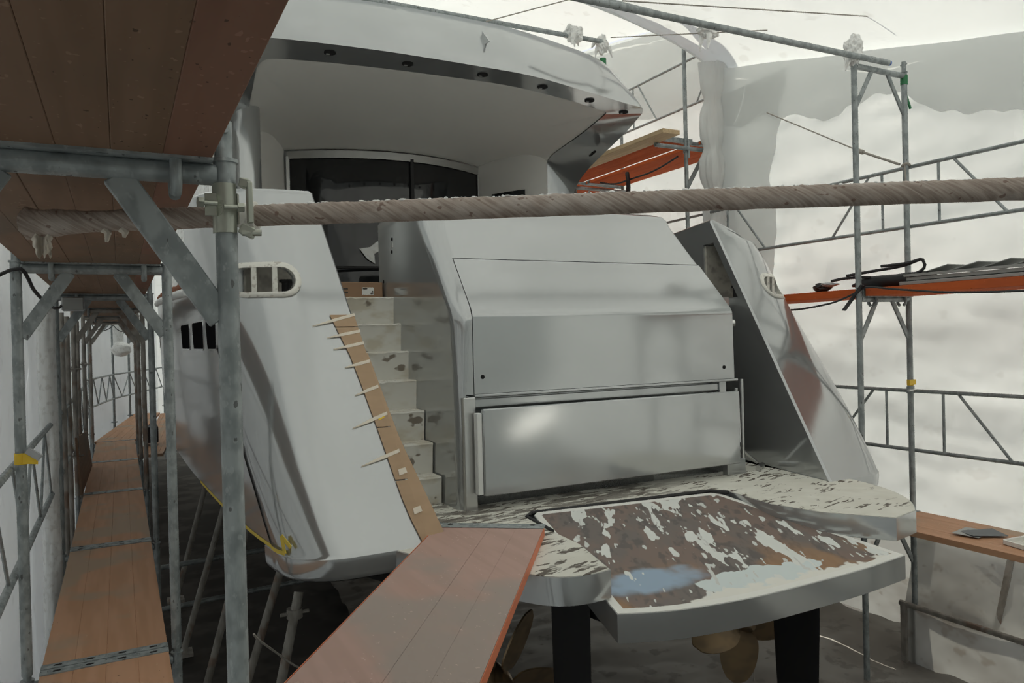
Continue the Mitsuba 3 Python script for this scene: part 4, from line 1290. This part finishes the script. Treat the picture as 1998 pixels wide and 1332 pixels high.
# carton at the head of the stairs
cx = thing('cardboard_box', 'flat brown carton with a white label at the top of the stairs', 'box')
part(cx, 'body', abox(1.40, 1.93, 6.02, 6.32, 1.926, 2.055, 0.004), 'cardboard_dark', False)
part(cx, 'label_sheet', abox(1.755, 1.855, 6.0165, 6.0185, 1.952, 2.012), 'label_white', False, 'white address label')
for x0_, x1_, z in ((1.825, 1.85, 1.957), (1.762, 1.80, 1.995), (1.838, 1.85, 1.972)):
    part(cx, 'print_mark', abox(x0_, x1_, 6.0155, 6.0166, z, z + 0.012), 'print_dark', False)
for z in (1.995, 1.965):
    part(cx, 'print_line', abox(1.52, 1.64, 6.0165, 6.0185, z, z + 0.009), 'print_dark', False)
scp = [(2.57, 2.68), (2.70, 2.70), (2.80, 2.78), (2.82, 2.66), (2.75, 2.62), (2.76, 2.50), (2.66, 2.56)]
solo('film_scrap', xyz_prism(scp, 'y', 8.868, 8.872), 'plastic_wrap', 'torn scrap of grey film stuck to the dark saloon door', 'plastic scrap', smooth=False)
solo('door_bar', tube((2.1, 8.80, 2.44), (3.1, 8.76, 2.45), 0.016), 'black_rubber', 'dark horizontal bar in front of the saloon door', 'bar')

# ------------------------------------------------------------------ scaffold on the right
XI, XO, YR = 5.503, 6.147, 4.292
GU = frame_parts(XI, XO, 1.86, 3.80, 'galv', 0.04)
GM = frame_parts(XI, XO, -0.10, 1.85, 'galv', 0.045)
GL_ = frame_parts(XI, XO, GZ - .05, -0.11, 'galv', 0.045)
for k, nm in ((0, 'the frame in view behind the starboard quarter'), (-1, 'the nearer one outside the picture'), (1, 'the one wrapped in film')):
    y = YR + 2.5 * k
    if k < 1:
        place_frame(GU, y, f'upper galvanised frame of the right hand scaffold, {nm}', skip=('spigot',) if k else ())
    place_frame(GM, y, f'middle galvanised frame of the right hand scaffold, {nm}')
    place_frame(GL_, y, f'lowest galvanised frame of the right hand scaffold, {nm}')
for k in (-1, 0):
    y = YR + 2.5 * k
    w = 'near' if k < 0 else 'far'
    deck('scaffold_deck', XI + 0.05, XO - 0.02, y + .006, y + 2.494, 1.918, 4, 'board_red', f'orange deck of the middle level of the right hand scaffold, {w} section', slots=False, bottom=0.07)
    for z, lv in ((0.5, 'lower'), (2.46, 'upper')):
        guardrail('guardrail', XO + 0.03, y - .02, y + 2.5, z, f'{lv} guardrail of the right hand scaffold, {w} section', h=0.52, diags=((0.33, 0.16), (0.67, 0.84)))
deck('scaffold_deck', XI + 0.0, XO + 0.0, YR - 2.494, YR - .006, -0.02, 4, 'board_orange', 'orange lower deck on the right behind the starboard platform corner', slots=False, bottom=0.05)
t = solo('tape_band', join(tube((XO, YR, 1.07), (XO, YR, 1.12), RT + 0.004, 18), obox((XO - .06, YR - .035, 1.10), (XO + .03, YR - .03, 1.10), 0.004, 0.045)), 'yellow', 'yellow tape on the outer right scaffold post at the lower rail', 'tape')
ck = thing('scaffold_coupler', 'small steel coupler under the yellow tape on the right post', 'scaffold coupler')
part(ck, 'band', tube((XO, YR, 1.0), (XO, YR, 1.06), RT + 0.008, 16), 'galv')
part(ck, 'bolt', tube((XO - .07, YR - .03, 1.03), (XO + .03, YR - .03, 1.03), 0.011, 8), 'steel')

# things on the middle deck
ZD = 1.919
hp_ = thing('shutter_panels', 'stack of grey metal shutter panels lying on the right hand deck', 'metal panels')
for i in range(2):
    part(hp_, 'panel', abox(5.64 + .02 * i, 6.06, 2.2, 4.02 - .05 * i, ZD + .002 + .034 * i, ZD + .03 + .034 * i, .003), 'sheet_metal', False)
for i in range(7):
    y = 2.35 + 0.235 * i
    part(hp_, 'louvre', obox((5.70, y, ZD + .115), (6.02, y, ZD + .115), 0.235, 0.006, (0, 0.22, 1)), 'sheet_metal', False)
part(hp_, 'edge_rail', abox(5.64, 5.66, 2.2, 3.98, ZD + .068, ZD + .088), 'sheet_metal', False)
bg = thing('tarpaulin_roll', 'black rolled tarpaulin with straps at the end of the grey panels', 'tarpaulin')
s = sweep(smoothline([(5.72, 3.75, ZD + .05), (5.74, 4.05, ZD + .055), (5.70, 4.35, ZD + .05), (5.72, 4.52, ZD + .035)], 24), np.interp(np.linspace(0, 1, 24), [0, .15, .8, 1], [.02, .055, .05, .012]), 14)
s.vertices += 0.02 * (meshkit.fbm(s.vertices * 13, 3, 2)[:, None] - 0.5)
part(bg, 'roll', s, 'cable', True)
for pts in ([(5.62, 4.50, ZD + .12), (5.64, 4.25, ZD + .14), (5.66, 4.0, ZD + .16), (5.66, 3.83, ZD + .20), (5.68, 3.82, ZD + .15), (5.66, 3.95, ZD + .08)],
            [(5.60, 4.15, ZD + .17), (5.64, 3.98, ZD + .175), (5.66, 3.84, ZD + .20)], [(5.62, 4.66, ZD + .085), (5.64, 4.5, ZD + .10), (5.66, 4.3, ZD + .09)]):
    part(bg, 'strap', sweep(smoothline(pts, 24), 0.012, 8), 'cable', 40)
solo('hanging_strap', obox((5.47, 4.23, ZD + .02), (5.45, 4.40, 1.735), 0.008, 0.045, (1, 0, 0)), 'cable', 'dark strap hanging from the right hand deck', 'strap', smooth=False)
s = trimesh.creation.icosphere(3, 0.055)
s.vertices *= (1 + 0.9 * (meshkit.fbm(s.vertices * 40, 3, 6)[:, None] - 0.5)) * np.array([1.2, 1.5, 0.75])
s.apply_translation((5.78, 4.90, ZD + .042))
rg = thing('crumpled_rag', 'small crumpled dark and grey rag on the right hand deck', 'rag')
part(rg, 'cloth', s, 'cable', True)
s = s.copy()
s.vertices = (s.vertices - V(5.78, 4.90, ZD + .042)) * np.array([.9, 1.0, .45]) + V(5.76, 4.80, ZD + .065)
part(rg, 'cloth', s, 'grey_plastic', True)
cb = smoothline([(5.50, 5.30, 1.80), (5.50, 5.0, 1.765), (5.50, 4.6, 1.80), (5.49, 4.26, 1.90), (5.49, 4.22, 1.92), (5.50, 3.95, 1.885), (5.5, 3.4, 1.825), (5.5, 2.9, 1.81), (5.5, 2.2, 1.86), (5.5, 1.83, 1.88)], 80)
solo('power_cable', sweep(cb, 0.008, 8), 'cable', 'black cable sagging under the right hand deck', 'cable')
# things on the lower deck
sp = thing('sanding_sheet', 'grey sanding sheets lying on the lower right deck', 'sandpaper')
for r_, dz in ((0.2, 0.0), (-0.45, 0.004)):
    m = cbox(0.27, 0.19, 0.002)
    m.apply_transform(trimesh.transformations.rotation_matrix(r_, (0, 0, 1)))
    m.vertices[:, 2] += 0.5 * m.vertices[:, 0] ** 2
    m.apply_translation((5.78 + dz * 10, 3.55 - dz * 15, -0.016 + dz))
    part(sp, 'sheet', m, 'sanding' if dz else 'sheet_metal', False)
tr = thing('plastic_tray', 'dirty white tray standing on the lower right deck', 'tray')
part(tr, 'bottom', prism(Polygon([(5.58, 2.72), (6.02, 2.62), (6.06, 3.22), (5.70, 3.26)]).buffer(-.02).buffer(.02), -0.018, -0.012), 'white_frame', False)
rim = Polygon([(5.56, 2.70), (6.04, 2.60), (6.08, 3.24), (5.69, 3.28)]).buffer(-.03).buffer(.03)
part(tr, 'rim', prism(rim.difference(rim.buffer(-0.02)), -0.018, 0.012), 'white_border', False)

# tie rope with turnbuckle, roof wire, roof tubes
rp_ = thing('tie_rope', 'grey tie rope with a turnbuckle running to the outer right post', 'rope')
part(rp_, 'rope', tube((6.18, 5.90, 3.90), (6.18, 4.72, 3.20), 0.006, 8), 'rope')
part(rp_, 'turnbuckle', join(tube((6.18, 4.76, 3.225), (6.16, 4.36, 3.02), 0.011, 8), tube((6.18, 4.80, 3.245), (6.18, 4.74, 3.215), 0.022, 8)), 'rope')
part(rp_, 'knot', join(sweep(np.array([(XO + .03 * math.cos(a_), YR + .03 * math.sin(a_), 3.0 + .006 * math.sin(2 * a_)) for a_ in np.linspace(0, 6.6, 22)]), 0.012, 8), tube((XO - .03, YR - .01, 3.0), (XO - .035, YR - .02, 2.86), 0.006, 8)), 'rope')
solo('roof_wire', tube((3.3, 4.5, 4.0), (6.38, 4.5, 4.40), 0.005, 6), 'rope', 'thin taut wire under the roof at the upper right', 'wire')
solo('roof_wire', tube((3.27, 6.70, 4.68), (4.6, 6.7, 5.22), 0.006, 6), 'rope', 'thin wire slanting up from the upper left roof tube', 'wire')
solo('roof_wire', tube((4.75, 6.7, 4.76), (5.9, 5.6, 4.62), 0.005, 6), 'rope', 'thin wire between the two roof tubes', 'wire')
for lab, p, q in (('long galvanised tube crossing under the roof to the right post', (1.2, YR - .06, 3.80), (5.86, YR - .06, 3.83)),
                  ('galvanised roof tube running above the flybridge', (-0.4, 6.79, 4.70), (4.75, 6.79, 4.74)),
                  ('short galvanised tube behind the long roof tube', (4.0, 6.0, 4.78), (5.62, 6.0, 4.74))):
    t = thing('roof_tube', lab, 'scaffold tube')
    part(t, 'tube', tube(p, q, RT), 'galv')
    if 'behind' not in lab and 'above' not in lab:
        part(t, 'end_cap', tube(V(*q), V(*q) + V(0.02, 0, 0), RT - .003), 'blue')


def wrapped_joint(c, r, label, seed, stretch=(1, 1, 1.3), tails=3):
    t = thing('wrapped_joint', label, 'plastic wrap')
    s = trimesh.creation.icosphere(4, r)
    d_ = meshkit.fbm(s.vertices / r * 1.6 + seed, 3, seed)
    d2 = np.abs(meshkit.fbm(s.vertices / r * 3.1 + seed, 3, seed + 3) - 0.5)
    s.vertices *= (1 + 0.8 * (d_[:, None] - 0.5) - 0.8 * d2[:, None]) * np.array(stretch)
    s.apply_translation(c)
    part(t, 'film', s, 'plastic_wrap', True)
    rr = np.random.RandomState(seed)
    for i in range(tails):
        a_ = rr.uniform(-0.8, .8, 3) * r
        p0 = V(*c) + a_
        part(t, 'film_tail', sweep([p0, p0 + V(a_[0] * .4, 0, -r * .6), p0 + V(a_[0] * .8, 0, -r * rr.uniform(1.1, 1.8))], [r * .35, r * .25, r * .06], 8), 'plastic_wrap', 40)
    return t


wrapped_joint((5.50, YR, 3.90), 0.085, 'white film bundled round the top joint of the inner right post', 3, (0.95, 0.95, 1.5))
wrapped_joint((5.50, 6.02, 4.70), 0.09, 'white film bundled on the roof tubes at the top edge of the picture', 5, (1.5, 1, .8))
wrapped_joint((4.34, 6.79, 4.76), 0.095, 'white film bundled on the roof tube above the flybridge, left of two', 8, (1.2, 1, 1.0))
wrapped_joint((4.72, 6.82, 4.72), 0.075, 'white film bundled on the roof tube above the flybridge, right of two', 12, (.9, .9, 1.4))
solo('clamp_tape', tube((4.74, 6.84, 4.48), (4.74, 6.84, 4.58), 0.035), 'green', 'green tape on the post end above the flybridge tip', 'tape')
solo('clamp_tape', join(tube((XO, YR, 3.70), (XO, YR, 3.78), RT + .006, 16), obox((XO - .01, YR, 3.68), (XO + .08, YR, 3.50), 0.02, 0.012, (0, 1, 0))), 'green', 'green tape at the top of the outer right post', 'tape')
solo('roof_board', abox(4.2, 4.75, 7.0, 7.05, 4.45, 4.62), 'board_red', 'red board end behind the film bundles above the flybridge', 'board', smooth=False)

# ------------------------------------------------------------------ wide scaffold further forward on the right
ZF = 3.85
for k in range(3):
    y = 7.05 + 2.5 * k
    t = thing('frame_scaffold', f'far right scaffold frame at the upper deck beside the flybridge, {ORD[k]} going away', 'scaffolding')
    part(t, 'post', tube((6.05, y, GZ - .05), (6.05, y, 5.25), RT), 'galv')
    part(t, 'post', tube((6.93, y, GZ - .05), (6.93, y, 5.35), RT), 'galv')
    part(t, 'transom', tube((5.55, y - .05, ZF - 0.09), (7.0, y - .05, ZF - .09), RT), 'galv')
    part(t, 'transom', tube((6.05, y + .08, ZF + .02), (7.0, y + .08, ZF + .0), RT), 'galv')
    part(t, 'brace', obox((6.93, y, ZF - .55), (6.65, y, ZF - .12), 0.05, 0.016, (0, 1, 0)), 'galv', False)
    part(t, 'brace', obox((6.05, y, ZF - .55), (6.33, y, ZF - .12), 0.05, 0.016, (0, 1, 0)), 'galv', False)
    part(t, 'coupler', join(tube((6.05, y, ZF - .13), (6.05, y, ZF - .05), RT + .012), tube((6.05, y - .05, ZF - .2), (6.05, y - .05, ZF + .02), 0.012)), 'galv', 40)
for k in range(2):
    y = 7.05 + 2.5 * k
    for x0_, x1_, w in ((5.62, 6.16, 'inner'), (6.30, 6.92, 'outer')):
        deck('scaffold_deck', x0_, x1_, y + .01, y + 2.49, ZF + .045, 3, 'board_red', f'bright red orange deck of the far right scaffold, {w} {"near" if k == 0 else "far"} one', slots=False, hooks=False)
    guardrail('guardrail', 6.96, y, y + 2.5, 4.66, f'guardrail above the far right scaffold deck, {"near" if k == 0 else "far"} panel', h=0.62)
    guardrail('guardrail', 6.96, y, y + 2.5, 2.75, f'guardrail on the level below the far right deck, {"near" if k == 0 else "far"} panel', h=0.4)
deck('scaffold_deck', 6.1, 6.92, 7.06, 12.0, 1.9, 3, 'board_red', 'deck on the middle level of the far right scaffold', slots=False, hooks=False)
pl = thing('timber_plank', 'pale timber plank lying on the tubes of the far right scaffold', 'plank')
part(pl, 'plank', abox(5.36, 5.60, 6.62, 10.4, ZF - .065, ZF - .015, 0.004), 'timber', False)
solo('power_cable', sweep(smoothline([(6.35, 9.3, 3.82), (6.34, 8.8, 3.72), (6.33, 8.2, 3.72), (6.3, 7.5, 3.80)], 30), 0.012, 8), 'cable', 'black cable looped under the far right deck', 'cable')
solo('hose', sweep(smoothline([(6.32, 8.6, 3.82), (6.30, 8.55, 3.6), (6.28, 8.55, 3.2)], 20), 0.03, 8), 'cable', 'thick dark hose hanging from the far right deck', 'hose')
solo('power_cable', sweep(smoothline([(6.78, 7.2, 3.8), (6.80, 7.15, 3.4), (6.84, 7.1, 2.9)], 20), 0.012, 8), 'cable', 'black cable hanging down beside the bunched film', 'cable')
solo('clamp_tape', tube((6.93, 9.55, 3.18), (6.93, 9.55, 3.28), RT + .015), 'green', 'green tape on a far post under the red deck', 'tape')

# ------------------------------------------------------------------ under the hull
for i, (x, y, tx, ty, h) in enumerate(((0.62, 4.75, 0.98, 4.95, -.02), (0.50, 6.6, 0.95, 6.7, 0.16), (0.46, 7.9, 0.95, 8.0, .2), (0.6, 5.8, 1.1, 5.9, 0.05), (0.5, 9.6, .95, 9.7, .2), (1.55, 4.9, 1.75, 4.9, -.35))):
    t = thing('yacht_stand', f'dark prop stand leaning under the port side of the hull, {ORD[i]} listed from the stern' if i else 'dark prop stand with a rope, nearest the stern under the port side', 'boat stand')
    part(t, 'pole', tube((x, y, GZ + .02), (tx, ty, h), 0.03), 'galv_rusty')
    part(t, 'foot', cbox(0.18, 0.18, 0.03), 'galv_rusty', False, at=(x, y, GZ + .03))
    part(t, 'screw', join(tube((tx - .03, ty, h - .16), (tx - .03, ty, h - .1), 0.05), tube((tx - .12, ty, h - .13), (tx + .06, ty, h - .13), 0.012)), 'galv_rusty', 40)
solo('mooring_rope', sweep(smoothline([(0.55, 3.9, 0.15), (0.72, 4.3, -.12), (0.95, 4.5, -.35), (1.35, 4.6, -.45), (1.7, 4.6, -.42)], 40), 0.006, 8), 'rope', 'thin rope slung between the props under the stern', 'rope')
for i, z in enumerate((-0.55, -0.95)):
    solo('lower_ledger', tube((CR + .03, 8.0, z), (2.2, 8.3, z - .02), RT), 'galv', f'ledger tube under the hull, {"upper" if i == 0 else "lower"} one', 'scaffold tube')
for i, y in enumerate((8.6, 11.0, 14.0)):
    solo('keel_block', join(abox(X0 - .25, X0 + .25, y - .15, y + .15, GZ - .03, -1.16, .01), abox(X0 - .2, X0 + .2, y - .12, y + .12, -1.16, -float(_keel(y)) - .004, .01)), 'timber', f'timber keel block under the yacht, {ORD[i]} from the stern', 'timber block', smooth=False)
solo('rubble_stick', obox((5.30, 5.9, GZ + .05), (5.75, 5.55, GZ + .07), 0.09, 0.07, b=.01), 'cable', 'dark stick lying on the ground sheet below the platform', 'stick', smooth=False)
for i, (x, y) in enumerate(((4.52, 4.8), (4.66, 4.75))):
    solo('cord', tube((x, y, -.1), (x + .02, y, GZ + .02), 0.006, 6), 'rope', f'thin cord hanging beside the propeller, {"left" if i == 0 else "right"} one', 'cord')
